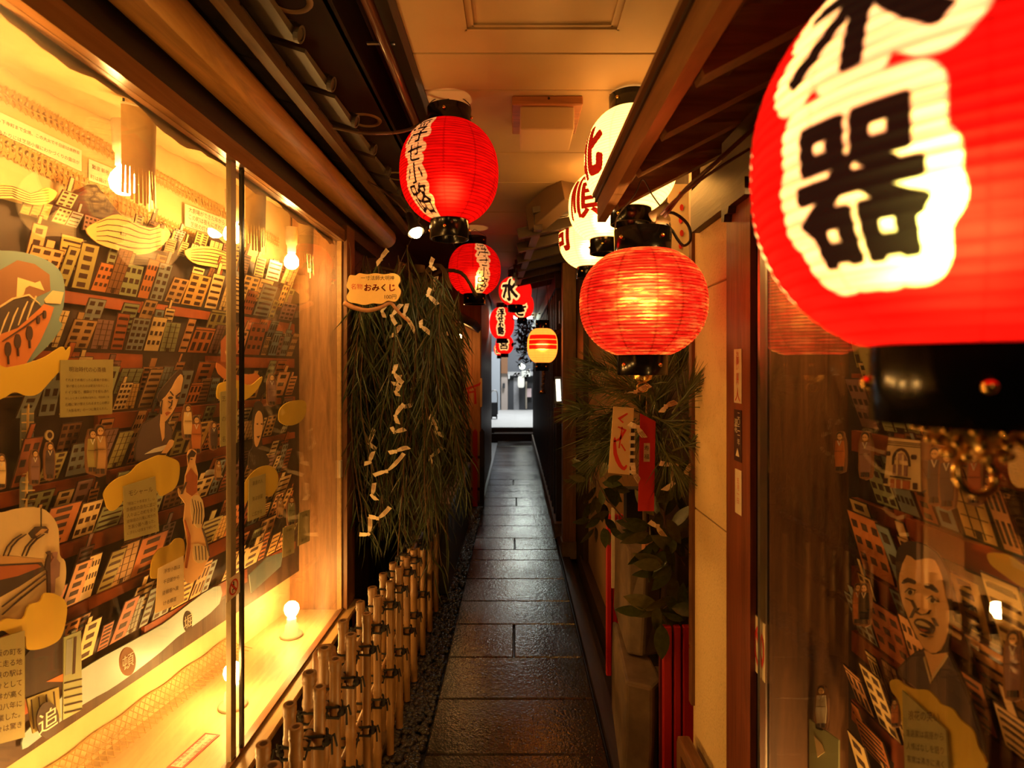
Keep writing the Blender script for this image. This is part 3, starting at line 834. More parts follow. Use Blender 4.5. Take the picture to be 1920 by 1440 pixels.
# ---- countless little card houses, one object each
ORD = ['first','second','third','fourth','fifth','sixth','seventh','eighth','ninth','tenth','eleventh','twelfth','thirteenth','fourteenth','fifteenth','sixteenth','seventeenth','eighteenth','nineteenth','twentieth']
ORD += ['twenty-'+x for x in ORD[:9]] + ['thirtieth'] + ['thirty-'+x for x in ORD[:9]] + ['fortieth'] + ['forty-'+x for x in ORD[:9]]
CN = ['cream','peach','ochre','orange','brick red','olive','sage','slate','mauve','tan','brown','blue grey']
def house(sd, a, z, wd, ht, tilt, off, ci, style, lab, grp):
    p, u, n = SIDE[sd]
    v = Zu*math.cos(tilt) + n*math.sin(tilt)
    nn = u.cross(v).normalized()
    if nn.dot(n) < 0: nn = -nn
    o = p + u*a + n*off + Zu*z
    fr = (o, u, v, nn)
    mb = MB()
    sk = random.uniform(-.012, .012)
    hw = wd/2
    base = [(-hw, 0), (hw, 0), (hw+sk, ht), (-hw+sk, ht)]
    stepped = style in (2, 5)
    if stepped:
        q = random.choice([.35, .5, .65]); hh = ht+random.uniform(.02, .05)
        base = [(-hw,0),(hw,0),(hw+sk,ht),(-hw+sk+wd*q,ht),(-hw+sk+wd*q,hh),(-hw+sk+wd*(q-.28),hh),(-hw+sk+wd*(q-.28),ht),(-hw+sk,ht)]
    mb.card(base, fr, .003, 1)
    e = .0022
    def X(t, s): return (-hw+e+(wd-2*e)*t + sk*s, s*ht)
    f2 = (o+nn*.003, u, v, nn)
    mb.card([(-hw+e, e), (hw-e, e), (hw-e+sk, ht-e), (-hw+e+sk, ht-e)], f2, .0006, 0)
    if stepped:
        mb.card([(-hw+sk+wd*(q-.28)+e, ht), (-hw+sk+wd*q-e, ht), (-hw+sk+wd*q-e, hh-e), (-hw+sk+wd*(q-.28)+e, hh-e)], f2, .0006, 0)
    def win(t0, t1, s0, s1):
        mb.card([X(t0, s0), X(t1, s0), X(t1, s1), X(t0, s1)], f2, .0012, 1)
    if style in (0, 2):
        nc = random.choice([1, 2, 2, 3]); nr = random.choice([3, 4, 5])
        if wd < .05: nc = 1
        for c in range(nc):
            for r in range(nr):
                ct = (c+.5)/nc; cs_ = (r+.6)/(nr+.15)
                ww, wh = .24/nc+.04, .20/nr+.025
                win(ct-ww, ct+ww*.8, cs_-wh, cs_+wh*.6)
    elif style in (1, 5):
        nr = random.choice([4, 5, 6])
        for r in range(nr):
            s = (r+.7)/(nr+.4); win(.08, .92, s-.045, s+.018)
            if random.random() < .4: win(.15, .85, s+.03, s+.037)
    elif style == 3:
        nc = random.choice([3, 4])
        for c in range(nc):
            for r in range(3):
                ct = (c+.5)/nc; win(ct-.3/nc, ct+.25/nc, .2+.27*r, .32+.27*r)
    elif style == 4:
        for r in range(5):
            s = .12+.18*r; win(.05, .95, s, s+.012)
        for c in (.3, .66): win(c, c+.04, .04, .96)
        win(.38, .6, .02, .14)
    elif style == 6:
        for c in range(3):
            ct = (c+.5)/3
            win(ct-.09, ct+.09, .10, .42); win(ct-.09, ct+.09, .55, .82)
        win(.0, 1, .88, .91)
    return tag(mb.build('card_house', [PAL[ci], M['brownink']]), lab, 'cutout house', grp)
STY = ['windowed','striped','stepped','many-windowed','framed','stepped striped','tall-windowed']
def fill_rows(sd, rows, a_lo, a_hi, case, tilt, weights):
    for ri, z in enumerate(rows):
        items = []
        for layer in (1, 0):
            a = a_lo + random.uniform(0, .05)
            while a < a_hi:
                wd = random.uniform(.038, .085) if random.random() < .8 else random.uniform(.09, .125)
                if a + wd > a_hi: break
                if layer == 1 and random.random() < .47:
                    a += wd; continue
                if layer == 0 and random.random() < .08:
                    a += wd; continue
                ht = random.uniform(.085, .155) if layer == 0 else random.uniform(.09, .125)
                zz = z + (0 if layer == 0 else random.uniform(.05, .075))
                if sd == 'L':
                    lim = 2.04 + .10*max(0, (a+1.6)/1.5)
                    if zz + ht > lim: ht = max(.05, lim-zz)
                items.append((a+wd/2, zz, wd, ht, layer)); a += wd + random.uniform(-.004, .022)
        items.sort()
        for k, (ac, zz, wd, ht, layer) in enumerate(items):
            ci = random.choices(range(12), weights)[0]; st = random.choices(range(7), [5, 3, 3, 2, 2, 2, 1])[0]
            lab = f"{CN[ci]} {STY[st]} cutout house, {ORD[k]} from the left in {ORD[ri]} relief row, {case} case"
            house(sd, ac, zz, wd, ht, tilt + random.uniform(-.05, .05), .004 + (.016 if layer == 0 else .002), ci, st, lab, f'cutout houses in the {case} case')
fill_rows('L', rowsL, -1.59, -.10, 'left', math.radians(20), [5,4,3,4,3,4,3,3,3,3,2,2])
fill_rows('R', rowsR[1:9], .10, .64, 'right', math.radians(17), [6,4,4,3,2,3,2,3,1,3,1,2])

# ---- clouds
def cloud(sd, pts, label, off=.075, mt='cloud'):
    c = smooth_loop(pts, 4)
    return cutout('cloud_cutout', sd, [(c, 0)], [M[mt]], label, 'cutout cloud', 'cloud cutouts', off)
cloud('L', [(-40,650),(0,686),(28,686),(60,678),(85,668),(105,655),(116,650),(122,658),(130,650),(126,672),(110,695),(92,715),(70,738),(48,742),(25,735),(0,748),(-40,752)], 'long yellow swoosh cloud above the olive text card with a heading, left case')
cloud('L', [(-30,1180),(-10,1172),(10,1160),(40,1160),(52,1135),(72,1128),(82,1112),(104,1115),(122,1130),(122,1160),(112,1195),(92,1210),(66,1218),(48,1215),(44,1190),(20,1190),(0,1182),(-30,1200)], 'big yellow cloud under the tunnel platform scene, left case')
cloud('L', [(196,940),(193,925),(204,908),(222,895),(240,888),(258,870),(275,862),(298,853),(318,858),(334,868),(334,895),(326,915),(312,925),(300,930),(290,918),(255,915),(235,925),(225,945),(210,958),(200,952)], 'lumpy yellow cloud below the frowning portrait, left case')
cloud('L', [(281,1080),(284,1050),(296,1030),(316,1022),(328,1010),(342,1012),(344,1040),(330,1052),(310,1060),(298,1080),(288,1085)], 'small dim yellow cloud behind the pale curled paper, left case', .06)
cloud('L', [(405,742),(408,722),(420,716),(440,712),(458,720),(470,722),(490,706),(486,722),(470,742),(452,752),(440,748),(420,736),(410,748)], 'thin yellow swoosh cloud crossing the metal stile, left case')
cloud('L', [(450,945),(450,925),(458,905),(470,888),(486,876),(505,873),(518,885),(520,905),(512,925),(500,930),(492,905),(470,905),(464,935),(456,946)], 'yellow cloud around the text card right of the metal stile, left case')
cloud('L', [(523,790),(522,772),(530,760),(546,752),(570,752),(572,775),(560,792),(540,798)], 'small yellow cloud high at the far end of the left case')
cloud('R', [(1675,1295),(1672,1278),(1685,1274),(1700,1285),(1718,1292),(1742,1294),(1760,1310),(1768,1320),(1790,1330),(1805,1350),(1828,1370),(1838,1400),(1850,1440),(1780,1470),(1740,1440),(1700,1380),(1690,1320)], 'large yellow cloud behind the text card in front of the laughing man, right case', .086)
cloud('R', [(1856,1038),(1880,1038),(1900,1045),(1925,1062),(1960,1070),(1960,1110),(1920,1100),(1890,1080),(1862,1058)], 'pale yellow cloud beside the laughing man, right case', .086)

# ---- text cards
def text_card(sd, quad, label, title, lines, off=.082, mt='panel', size=None, tm='brownink'):
    if sd == 'L': off += .03
    fr = frame(sd, off)
    q = polyin(sd, quad, off)
    ob = tag(MB().card(q, fr, .003, 0).build('text_card', M[mt]), label, 'text card', 'text cards in the cases')
    # bilinear frame from bottom-left, bottom-right, top-right, top-left
    (ax, az), (bx, bz), (cx, cz), (dx, dz) = q
    wdt = math.hypot(bx-ax, bz-az); hgt = math.hypot(dx-ax, dz-az)
    uu = Vector((bx-ax, bz-az)).normalized()
    vv = Vector((dx-ax, dz-az)).normalized()
    o, u, v, n = fr
    U = u*uu.x + v*uu.y; V = u*vv.x + v*vv.y
    mid = o + u*((ax+bx+cx+dx)/4) + v*((az+bz+cz+dz)/4) + n*.0036
    tb = MB()
    if title: tb.text(title, (mid + V*(hgt*.33), U, V, n), min(wdt*.72/len(title), hgt*.14))
    k = len(lines)
    for i, s in enumerate(lines):
        tb.text(s, (mid + V*(hgt*((.14 if title else .36) - (.54 if title else .74)*i/max(1, k-1))), U, V, n), min(wdt*.86/len(s), hgt*.11))
    tb.build('lettering', M[tm], ob)
    return ob
text_card('L', [(112,783),(209,776),(211,674),(112,675)], 'olive text card headed with large writing, left case near the yellow swoosh', '明治時代の心斎橋', ['それまで木橋だった心斎橋が鉄橋に','架け替えられたのは明治六年のこと。','ドイツ製で、橋脚の下を船も通れ','珍しいと多くの見物が訪れた。明治四二年','石橋に架け替えられるまでこの橋は','「大阪名所」の一つに数えられた。'])
text_card('L', [(233,1014),(297,996),(290,893),(230,912)], 'olive text card hung under the lumpy cloud, left case', 'モシャール', ['「明治二十年頃まで、心','斎橋筋の店先に並び','人々はこの町を歩き','道頓堀の川風に吹かれ','芝居小屋へ通った。','にぎわいは夜まで続いた']) 
text_card('L', [(-30,1402),(45,1382),(45,1182),(-30,1205)], 'large olive text card at the left photo edge under the big cloud, left case', None, ['大阪の町を','縦に走る地','下鉄の駅は','広々として','天井が高く','昭和八年に','開業した。','人々は驚き'])
text_card('L', [(290,1150),(344,1128),(343,1042),(296,1066)], 'pale curled text card above the river strip, left case', None, ['浮世小路は','千日前から','道頓堀へ抜','ける細道'], .09, 'cream')
text_card('L', [(412,838),(444,830),(444,728),(412,735)], 'olive text card half hidden by the metal stile, left case', None, ['芝居と食','の町には','名物あり'])
text_card('L', [(464,978),(497,965),(497,888),(466,898)], 'olive text card on the cloud right of the metal stile, left case', None, ['喜劇の人','気は全国','に広がる'])
text_card('L', [(529,1046),(551,1036),(551,982),(530,990)], 'olive text card low by the far end, the nearer of two, left case', None, ['法善寺','の水掛'])
text_card('L', [(558,1024),(580,1014),(580,955),(560,962)], 'olive text card low by the far end, the farther of two, left case', None, ['夫婦善','哉の店'])
text_card('R', [(1700,1470),(1785,1490),(1776,1368),(1694,1294)], 'olive text card on the yellow cloud before the laughing man, right case', '浪花の笑い', ['落語家は高座から','人情ばなしを語り','客席は沸きに沸く','笑いの町の夜ふけ','寄席の灯は消えず'], .095)
text_card('R', [(1650,768),(1672,768),(1666,645),(1608,645)], 'green text card half hidden behind the big lantern, right case', '大正の町', ['カフエーの灯','道ゆく人々','劇場の前で'], .09)

# ---- scenes and figures
mats_s = [M['lake'], M['hair'], M['cream'], PAL[3], M['brownink'], PAL[0], PAL[10], PAL[5]]
cutout('scene_cutout', 'L', [
    (smooth_loop([(-40,475),(0,470),(40,473),(80,485),(108,505),(119,535),(117,575),(108,600),(115,610),(95,640),(70,665),(40,690),(0,705),(-40,705)], 3), 0),
    ([(-40,530),(0,505),(30,488),(62,495),(90,515),(92,545),(60,560),(0,575),(-40,580)], 6),
    ([(30,520),(62,530),(45,540),(40,556),(28,556)], 5), ([(50,535),(72,527),(80,545)], 5),
    ([(-40,590),(0,575),(40,553),(75,575),(80,585),(40,612),(0,640),(-40,660)], 1),
    ([(-40,640),(30,615),(80,570),(98,576),(90,600),(72,640),(40,690),(0,705),(-40,705)], 3),
    ([(80,562),(96,545),(116,548),(110,570),(82,568)], 2),
    ] + [(line([(x,y),(x+10,y-28),(x+18,y-45)], 3), 2) for x, y in ((-5,630),(12,622),(30,610),(46,600))] +
    [(line([(-30,592),(20,560),(50,553),(70,570)], 3), 2), (line([(0,640),(40,614),(78,585)], 2.5), 4)] +
    [(ell(x, y, 6, 14), 4) for x, y in ((10,655),(28,640),(50,625))] +
    [(line([(x,y+10),(x+1,y+28)], 4), 4) for x, y in ((10,655),(28,640),(50,625))] +
    [(ell(x,y,2.5,8), 4) for x, y in ((66,600),(78,590))],
    mats_s, 'round old bridge scene with dark roofs and an orange street, left case', 'cutout scene', None, .06)
def sub(cx, cy): return (cx*.25, 920+cy*.25)
S = lambda pts: [sub(x, y) for x, y in pts]
cutout('scene_cutout', 'L', [
    (smooth_loop(S([(-160,160),(0,165),(120,135),(290,128),(380,190),(430,290),(440,480),(480,530),(485,660),(440,800),(330,790),(160,950),(0,1020),(-160,1060)]), 3), 0),
    (S([(-160,480),(0,484),(310,515),(330,545),(150,545),(-160,560)]), 4), (S([(-160,560),(300,535),(330,590),(130,720),(-160,880)]), 1),
    (S([(-160,570),(0,565),(270,550),(300,570),(120,640),(-160,700)]), 2),
    (S([(200,320),(250,270),(330,265),(352,290),(345,320),(300,310),(260,360),(225,355)]), 1), (S([(250,330),(300,285),(345,288),(270,350)]), 4),
    (line(S([(296,128),(296,268)]), 2), 1)] +
    [(line(S([(10+dx,490),(40+dx,420),(90+dx,365),(150+dx,325)]), 1.6), 1) for dx in (0, 35, 140, 170)] +
    [(line(S([(0,870),(170,740),(330,620)]), 2), 1), (line(S([(0,930),(150,800),(330,660)]), 1.5), 1),
    (S([(318,580),(330,520),(345,480),(330,462),(358,450),(362,485),(360,760),(340,765),(335,600)]), 1),
    (S([(356,540),(385,500),(370,465),(412,458),(405,510),(430,540),(425,640),(395,660),(390,765),(360,765)]), 3)],
    [M['cream'], M['hair'], PAL[4], PAL[8], PAL[9]], 'round underground station scene with hanging lamp and two men on a platform, left case', 'cutout scene', None, .06)
# frowning portrait
def pm1(pts): return [(220+x/6, 660+y/6) for x, y in pts]
cutout('portrait_cutout', 'L', [
    (smooth_loop(pm1([(480,590),(440,520),(470,440),(560,330),(640,240),(700,195),(730,250),(730,340),(700,470),(650,620),(600,720),(560,800),(605,850),(605,1000),(600,1060),(480,1150),(330,1245),(200,1225),(185,1100),(220,950),(270,810),(380,750),(465,700)]), 2), 1),
    (pm1([(470,700),(380,760),(275,815),(225,950),(195,1100),(205,1215),(330,1232),(480,1140),(590,1000),(600,860),(540,800),(512,1000),(488,1000),(470,800)]), 2),
    (smooth_loop(pm1([(700,250),(725,290),(718,350),(690,470),(640,620),(570,730),(520,785),(485,780),(470,680),(475,560),(530,500),(600,400),(640,320)]), 2), 0),
    (pm1([(470,720),(520,790),(515,960),(490,1005),(462,820)]), 0),
    (pm1([(290,1150),(400,1085),(530,1045),(560,1060),(480,1115)]), 3), (pm1([(480,1140),(530,1060),(570,990),(600,985),(622,1000),(610,1050),(540,1140)]), 0),
    (line(pm1([(575,440),(615,490)]), 4), 1), (line(pm1([(640,500),(695,455)]), 4), 1),
    (pm1(ell(580,515,26,16)), 1), (pm1(ell(660,515,22,14)), 1),
    (line(pm1([(600,540),(590,600),(560,630),(590,635)]), 1.6), 1), (pm1([(520,685),(545,668),(580,680),(550,705),(535,715)]), 4),
    (line(pm1([(555,555),(580,570),(600,560)]), 1.2), 1), (line(pm1([(485,540),(470,640),(475,700)]), 2), 1)],
    [M['skin'], M['hair'], M['robe'], M['white'], PAL[4]], 'card portrait of a frowning person in a grey robe with a topknot, left case', 'cutout figure', 'figure cutouts', .06)
# second portrait, right of the stile
cutout('portrait_cutout', 'L', [
    (smooth_loop([(476,760),(484,752),(492,760),(494,785),(490,815),(492,840),(504,870),(468,880),(466,850),(474,835),(472,800)], 3), 1),
    (smooth_loop([(476,785),(483,770),(490,778),(491,800),(487,820),(480,838),(475,825)], 3), 0), ([(478,795),(482,793),(482,797)], 1), ([(486,795),(490,793),(490,797)], 1), ([(479,818),(486,817),(482,822)], 1)],
    [M['skin'], M['hair']], 'card portrait of a long-faced person with brown hair, right of the metal stile, left case', 'cutout figure', 'figure cutouts', .06)
# dancer
def dz(pts): return [(320+.375*x, 780+.375*y) for x, y in pts]
cutout('dancer_cutout', 'L', [
    (smooth_loop(dz([(80,190),(100,165),(125,180),(118,230),(132,290),(128,380),(155,420),(165,500),(150,560),(175,620),(190,700),(170,740),(150,790),(100,835),(70,820),(65,740),(80,640),(62,520),(70,440),(40,400),(36,360),(60,390),(70,300),(85,250)]), 2), 0),
    (dz([(78,200),(100,168),(122,185),(112,205),(92,205),(84,240)]), 1), (dz([(70,300),(95,260),(128,300),(126,380),(100,400),(72,380)]), 2),
    (smooth_loop(dz([(95,410),(130,395),(155,430),(160,500),(140,560),(110,540),(95,480)]), 2), 3), (smooth_loop(dz([(110,640),(160,650),(185,700),(150,735),(110,720)]), 2), 3)] +
    [(line(dz([(100+14*k,415+5*k),(112+12*k,470),(104+14*k,540)]), 1.6), 1) for k in range(4)] + [(line(dz([(115+16*k,650),(120+16*k,720)]), 1.5), 1) for k in range(4)] +
    [(line(dz([(62,520),(85,600),(85,660),(70,760)]), 3), 2), (line(dz([(150,560),(170,620),(185,700)]), 2), 1), (dz([(92,215),(98,214),(97,220)]), 1), (line(dz([(70,330),(45,390)]), 2), 1)],
    [M['skin'], M['hair'], PAL[4], M['cream']], 'card dancer in a red top and patterned skirt beside the lumpy cloud, left case', 'cutout figure', 'figure cutouts', .064)
# small standing figures
def person(sd, px, py0, py1, label, robe, off=.06, w_=None, face=M['skin'], tw=None):
    h = py1-py0; w_ = w_ or h*.30
    out = smooth_loop([(px-w_*.25,py0+.02*h),(px+w_*.25,py0+.02*h),(px+w_*.36,py0+.14*h),(px+w_*.5,py0+.30*h),(px+w_*.5,py0+.6*h),(px+w_*.42,py1),(px-w_*.42,py1),(px-w_*.5,py0+.6*h),(px-w_*.5,py0+.30*h),(px-w_*.36,py0+.14*h)], 2)
    L = [(out, 3), ([(px-w_*.34,py0+.24*h),(px+w_*.34,py0+.24*h),(px+w_*.42,py0+.58*h),(px+w_*.34,py0+.88*h),(px-w_*.34,py0+.88*h),(px-w_*.42,py0+.58*h)], 1),
         (ell(px, py0+.11*h, w_*.25, .085*h), 2), (ell(px+w_*.02, py0+.14*h, w_*.2, .075*h), 0), (line([(px-w_*.15,py0+.24*h),(px,py0+.36*h),(px+w_*.15,py0+.24*h)], w_*.09), 4),
         ([(px-w_*.25,py0+.88*h),(px-w_*.05,py0+.88*h),(px-w_*.06,py0+.98*h),(px-w_*.28,py0+.98*h)], 2), ([(px+w_*.25,py0+.88*h),(px+w_*.05,py0+.88*h),(px+w_*.06,py0+.98*h),(px+w_*.28,py0+.98*h)], 2),
         (line([(px-w_*.34,py0+.5*h),(px+w_*.34,py0+.5*h)], h*.02), 2), (ell(px-w_*.07, py0+.135*h, w_*.03, h*.008, 6), 2), (ell(px+w_*.1, py0+.135*h, w_*.03, h*.008, 6), 2)]
    return cutout('figure_cutout', sd, L, [face, robe, M['hair'], PAL[10], M['white']], label, 'cutout figure', 'figure cutouts', off)
person('L', 171, 803, 886, 'card woman in an olive kimono, left of two below the headed text card', PAL[5])
person('L', 185, 795, 890, 'card woman in a brown kimono, right of two below the headed text card', PAL[9])
person('L', 63, 842, 908, 'card figure in a long dark robe left of the round street sign, left case', PAL[8])
person('L', 91, 828, 898, 'card figure in dark dress right under the round street sign, left case', M['robe'])
cutout('sign_cutout', 'L', [(ell(91,816,8,10), 0), (ell(91,816,4.5,6), 1), ([(89.5,826),(92.5,826),(92.5,840),(89.5,840)], 0)], [M['cream'], M['brownink']], 'round cream card street sign above the dark-dressed figure, left case', 'cutout sign')
person('L', 0, 850, 915, 'card figure cut by the left photo edge in a pale shirt, left case', PAL[0])
person('L', 350, 757, 822, 'card figure in a cream coat right of the frowning portrait, left case', PAL[0])
person('L', 366, 778, 850, 'thin card figure in rust dress just left of the metal stile, left case', PAL[3])
person('L', 399, 790, 842, 'thin card figure with a white collar left of the metal stile, left case', M['robe'])
person('L', 408, 862, 900, 'card figure with a lit yellow parasol left of the metal stile, left case', PAL[9])
cutout('parasol_cutout', 'L', [(smooth_loop([(380,892),(388,882),(400,880),(410,886),(416,895),(404,890),(394,890)], 3), 0)], [M['white']], 'pale curved card parasol beside the metal stile, left case', 'cutout parasol')
person('L', 508, 700, 760, 'thin card figure in a mauve coat right of the metal stile, left case', PAL[8])
person('L', 545, 930, 985, 'pale card figure with pointed hood above the far text cards, left case', PAL[6])
person('L', 524, 930, 970, 'small tan card figure near the far end of the left case', PAL[9])
# tower and dark street at the lower left
cutout('tower_cutout', 'L', [([(38,760),(62,755),(58,960),(36,965)], 0)] + [([(38,y),(61,y-1),(61,y+1.5),(38,y+2.5)], 1) for y in range(775, 955, 16)] + [([(48,757),(50,757),(46,962),(44,962)], 1)], [PAL[7], PAL[0]], 'tall slate lattice tower left of the two robed figures, left case', 'cutout tower', None, .03)
cutout('street_cutout', 'L', [([(45,1230),(72,1195),(120,1170),(118,1290),(45,1310)], 0), ([(84,1278),(118,1262),(116,1278)], 1)], [M['murdark'], PAL[3]], 'dark night street card right of the large edge text card, left case', 'cutout scene', None, .055)
cutout('tower_cutout', 'L', [([(118,1195),(150,1182),(152,1330),(116,1350)], 0), ([(122,1200),(133,1196),(132,1262),(120,1266)], 1), ([(136,1195),(141,1193),(138,1262),(133,1264)], 2)] + [([(118,y),(151,y-8),(151,y-6),(118,y+2)], 2) for y in range(1280, 1345, 14)], [PAL[6], PAL[7], M['brownink']], 'grey tower block with a tall window strip at the river end, left case', 'cutout tower', None, .058)
cutout('house_cutout', 'L', [([(48,1310),(108,1288),(112,1345),(60,1375)], 0)] + [([(55+14*k,1312-5*k),(57+14*k,1311-5*k),(62+14*k,1366-7*k),(60+14*k,1367-7*k)], 1) for k in range(4)], [PAL[5], M['brownink']], 'olive shuttered house behind the oval badge at lower left, left case', 'cutout house', None, .058)
# river strip and oval badges
cutout('river_cutout', 'L', [(smooth_loop([(40,1405),(70,1385),(152,1322),(200,1295),(240,1268),(300,1222),(330,1195),(372,1165),(410,1132),(412,1098),(380,1112),(330,1150),(300,1172),(240,1205),(152,1255),(120,1300),(70,1350),(44,1375)], 2), 0)], [M['river']], 'long pale blue curved river strip along the foot of the relief, left case', 'cutout river', None, .014)
cutout('river_cutout', 'L', [([(470,1112),(525,1062),(530,1035),(500,1045),(466,1078)], 0)], [M['river']], 'short pale blue river strip right of the metal stile, left case', 'cutout river', None, .06)
def badge(cx, cy, rx, ry, ch, label):
    ob = cutout('badge_cutout', 'L', [(ell(cx, cy, rx, ry, 24), 0)], [M['hair'] if ch != '頓' else PAL[10]], label, 'cutout badge', 'oval badges', .075)
    a = inpl('L', cx, cy, .105); fr = frame('L', .1099)
    MB().text(ch, (fr[0]+fr[1]*a[0]+fr[2]*(a[1]), fr[1], fr[2], fr[3]), .062 if ch == '追' else .050).build('lettering', M['white'], ob)
badge(88, 1350, 21, 34, '追', 'dark oval badge with one white character at lower left, left case')
badge(238, 1240, 15, 27, '頓', 'mauve oval badge with one white character on the river strip, left case')
badge(351, 1165, 8, 20, '堀', 'dark oval badge on the river strip near the pale text card, left case')
cutout('boat_cutout', 'L', [(smooth_loop([(405,680),(420,690),(445,704),(480,700),(484,712),(460,722),(430,716),(408,700)], 2), 0), ([(412,640),(440,605),(446,650),(430,680),(412,678)], 1), ([(420,660),(436,630),(438,650),(424,672)], 2)], [PAL[3], PAL[4], PAL[0]], 'rust river boat with cabin crossing the metal stile, left case', 'cutout boat', None, .06)

# right case figures
def r6(pts): return [(1360+.375*x, 900+.375*y) for x, y in pts]
cutout('portrait_cutout', 'R', [
    (smooth_loop(r6([(862,420),(872,340),(925,305),(1000,322),(1065,365),(1115,450),(1138,560),(1135,760),(1128,850),(1180,960),(1250,1130),(1300,1300),(1310,1500),(1120,1500),(1060,1120),(900,1000),(872,940),(965,855),(1000,840),(940,740),(890,620),(870,520)]), 2), 1),
    (r6([(970,862),(1008,852),(1045,1010),(1130,872),(1170,962),(1240,1130),(1290,1300),(1300,1490),(1180,1490),(1060,1120),(905,990),(884,942)]), 2),
    (smooth_loop(r6([(884,470),(920,375),(960,402),(1010,392),(1060,402),(1095,480),(1115,580),(1130,640),(1125,760),(1090,850),(1040,865),(1000,830),(950,740),(900,620),(884,540)]), 2), 0),
    (r6([(1008,852),(1050,872),(1128,862),(1110,900),(1048,985)]), 0), (r6([(1012,880),(1046,1005),(1040,1020),(1005,890)]), 3), (r6([(1130,880),(1050,1005),(1048,985),(1125,865)]), 3),
    (smooth_loop(r6([(898,512),(925,488),(965,505),(962,522),(930,512),(905,520)]), 2), 1), (smooth_loop(r6([(1013,520),(1050,522),(1080,555),(1072,564),(1040,545),(1018,540)]), 2), 1),
    (r6(ell(942,560,22,17)), 3), (r6(ell(1055,600,24,18)), 3), (r6(ell(944,562,10,12)), 1), (r6(ell(1058,602,10,12)), 1),
    (line(r6([(918,562),(938,542),(968,552)]), 2), 1), (line(r6([(1028,595),(1050,580),(1085,610)]), 2), 1),
    (line(r6([(920,590),(950,605),(962,625)]), 1.4), 1), (line(r6([(985,640),(972,660),(1000,675),(1032,668),(1045,650)]), 1.8), 1),
    (smooth_loop(r6([(968,712),(985,692),(1020,700),(1055,722),(1066,745),(1050,768),(1010,762),(985,740)]), 2), 1),
    (smooth_loop(r6([(978,712),(1000,702),(1040,722),(1052,738),(1020,732),(990,722)]), 2), 3), (smooth_loop(r6([(995,742),(1020,745),(1045,755),(1015,757)]), 2), 4),
    (line(r6([(952,600),(972,640),(948,690)]), 1.5), 1), (line(r6([(1060,690),(1082,730)]), 1.5), 1), (line(r6([(1000,770),(1030,785),(1055,782)]), 1.6), 1)],
    [M['skin'], M['hair'], M['robe'], M['cream'], PAL[4]], 'large card portrait of a laughing person in a dark kimono, right case', 'cutout figure', 'figure cutouts', .082)
person('R', 1578, 808, 884, 'card figure in a rust coat, left of two by the arched theatre, right case', PAL[3], .082)
person('R', 1626, 808, 896, 'card figure in a mauve coat, right of two by the arched theatre, right case', PAL[8], .082)
person('R', 1757, 836, 945, 'blond card schoolgirl beside the arched theatre front, right case', M['robe'], .089)
person('R', 1780, 842, 952, 'dark-haired card schoolgirl in a navy coat beside the arched theatre, right case', M['robe'], .091)
person('R', 1832, 845, 945, 'brown card silhouette behind the gold lantern fitting, right case', PAL[4], .082)
person('R', 1613, 1092, 1170, 'card figure in orange clothes, left of the pair in mid relief, right case', PAL[3], .082)
person('R', 1624, 1092, 1172, 'card figure in a black robe, right of the pair in mid relief, right case', M['blackmatte'], .084)
person('R', 1543, 1284, 1366, 'card man in a white shirt above the green roof, right case', M['white'], .087)
person('R', 1682, 1310, 1362, 'small card child in orange left of the yellow cloud, right case', PAL[3], .087)
person('R', 1905, 1180, 1310, 'card figure in a mauve suit at the right photo edge, right case', PAL[8], .082)
def th(pts): return [(1640+x*.15275, 780+y*.15275) for x, y in pts]
cutout('theatre_cutout', 'R', [
    (th([(130,860),(195,255),(590,300),(735,300),(690,900),(600,945)]), 1), (th([(600,310),(725,310),(690,880),(606,930)]), 3), (th([(140,850),(200,262),(588,306),(598,930)]), 0)] +
    [(th([(192+2*k,y),(590,y+38),(590,y+48),(190+2*k,y+10)]), 1) for k, y in enumerate((300,320,345))] +
    [(smooth_loop(th([(250,600),(255,500),(300,420),(360,392),(420,420),(465,500),(478,620)]), 2, False) + th([(455,620),(445,520),(410,450),(360,420),(310,450),(275,520),(272,600)]), 1),
     (smooth_loop(th([(285,540),(320,470),(360,455),(400,470),(435,550)]), 2, False), 2), (th([(270,590),(440,605),(435,740),(262,720)]), 2)] +
    [(th([(x,470),(x+18,470),(x+16,735),(x-4,735)]), 0) for x in (312, 385)] +
    [(th([(235,730),(480,765),(480,780),(235,748)]), 1), (th([(245,770),(470,800),(465,900),(240,880)]), 4)] + [(th([(x,775),(x+16,777),(x+14,890),(x-2,888)]), 0) for x in (300, 380)] +
    [(th([(160,760),(195,765),(190,830),(158,825)]), 1), (th([(530,820),(560,825),(562,905),(530,900)]), 1), (th(ell(215,460,12,30)), 1), (th(ell(532,505,22,32)), 1)],
    [M['cream'], M['brownink'], PAL[8], PAL[10], PAL[4]], 'cream card theatre front with a tall arched window, right case', 'cutout house', None, .085)
cutout('disc_cutout', 'R', [(smooth_loop([(1895,880),(1897,850),(1910,830),(1935,820),(1960,850),(1950,900),(1920,915),(1902,905)], 3), 0)], [M['cream']], 'pale round card at the right photo edge, right case', 'cutout cloud', None, .082)
cutout('house_cutout', 'R', [([(1520,1348),(1575,1388),(1575,1500),(1520,1500)], 0), ([(1530,1380),(1545,1396),(1550,1410),(1536,1420)], 1)], [PAL[6], M['cream']], 'sage green card roof at lower left of the right case', 'cutout house', None, .087)
cutout('house_cutout', 'R', [([(1505,1375),(1520,1382),(1560,1440),(1580,1500),(1545,1500)], 0)] + [(line([(1512+k*9,1386+k*14),(1530+k*8,1384+k*14)], 1.5), 1) for k in range(6)], [PAL[7], M['white']], 'slate lattice card leaning at lower left of the right case', 'cutout house', None, .066)
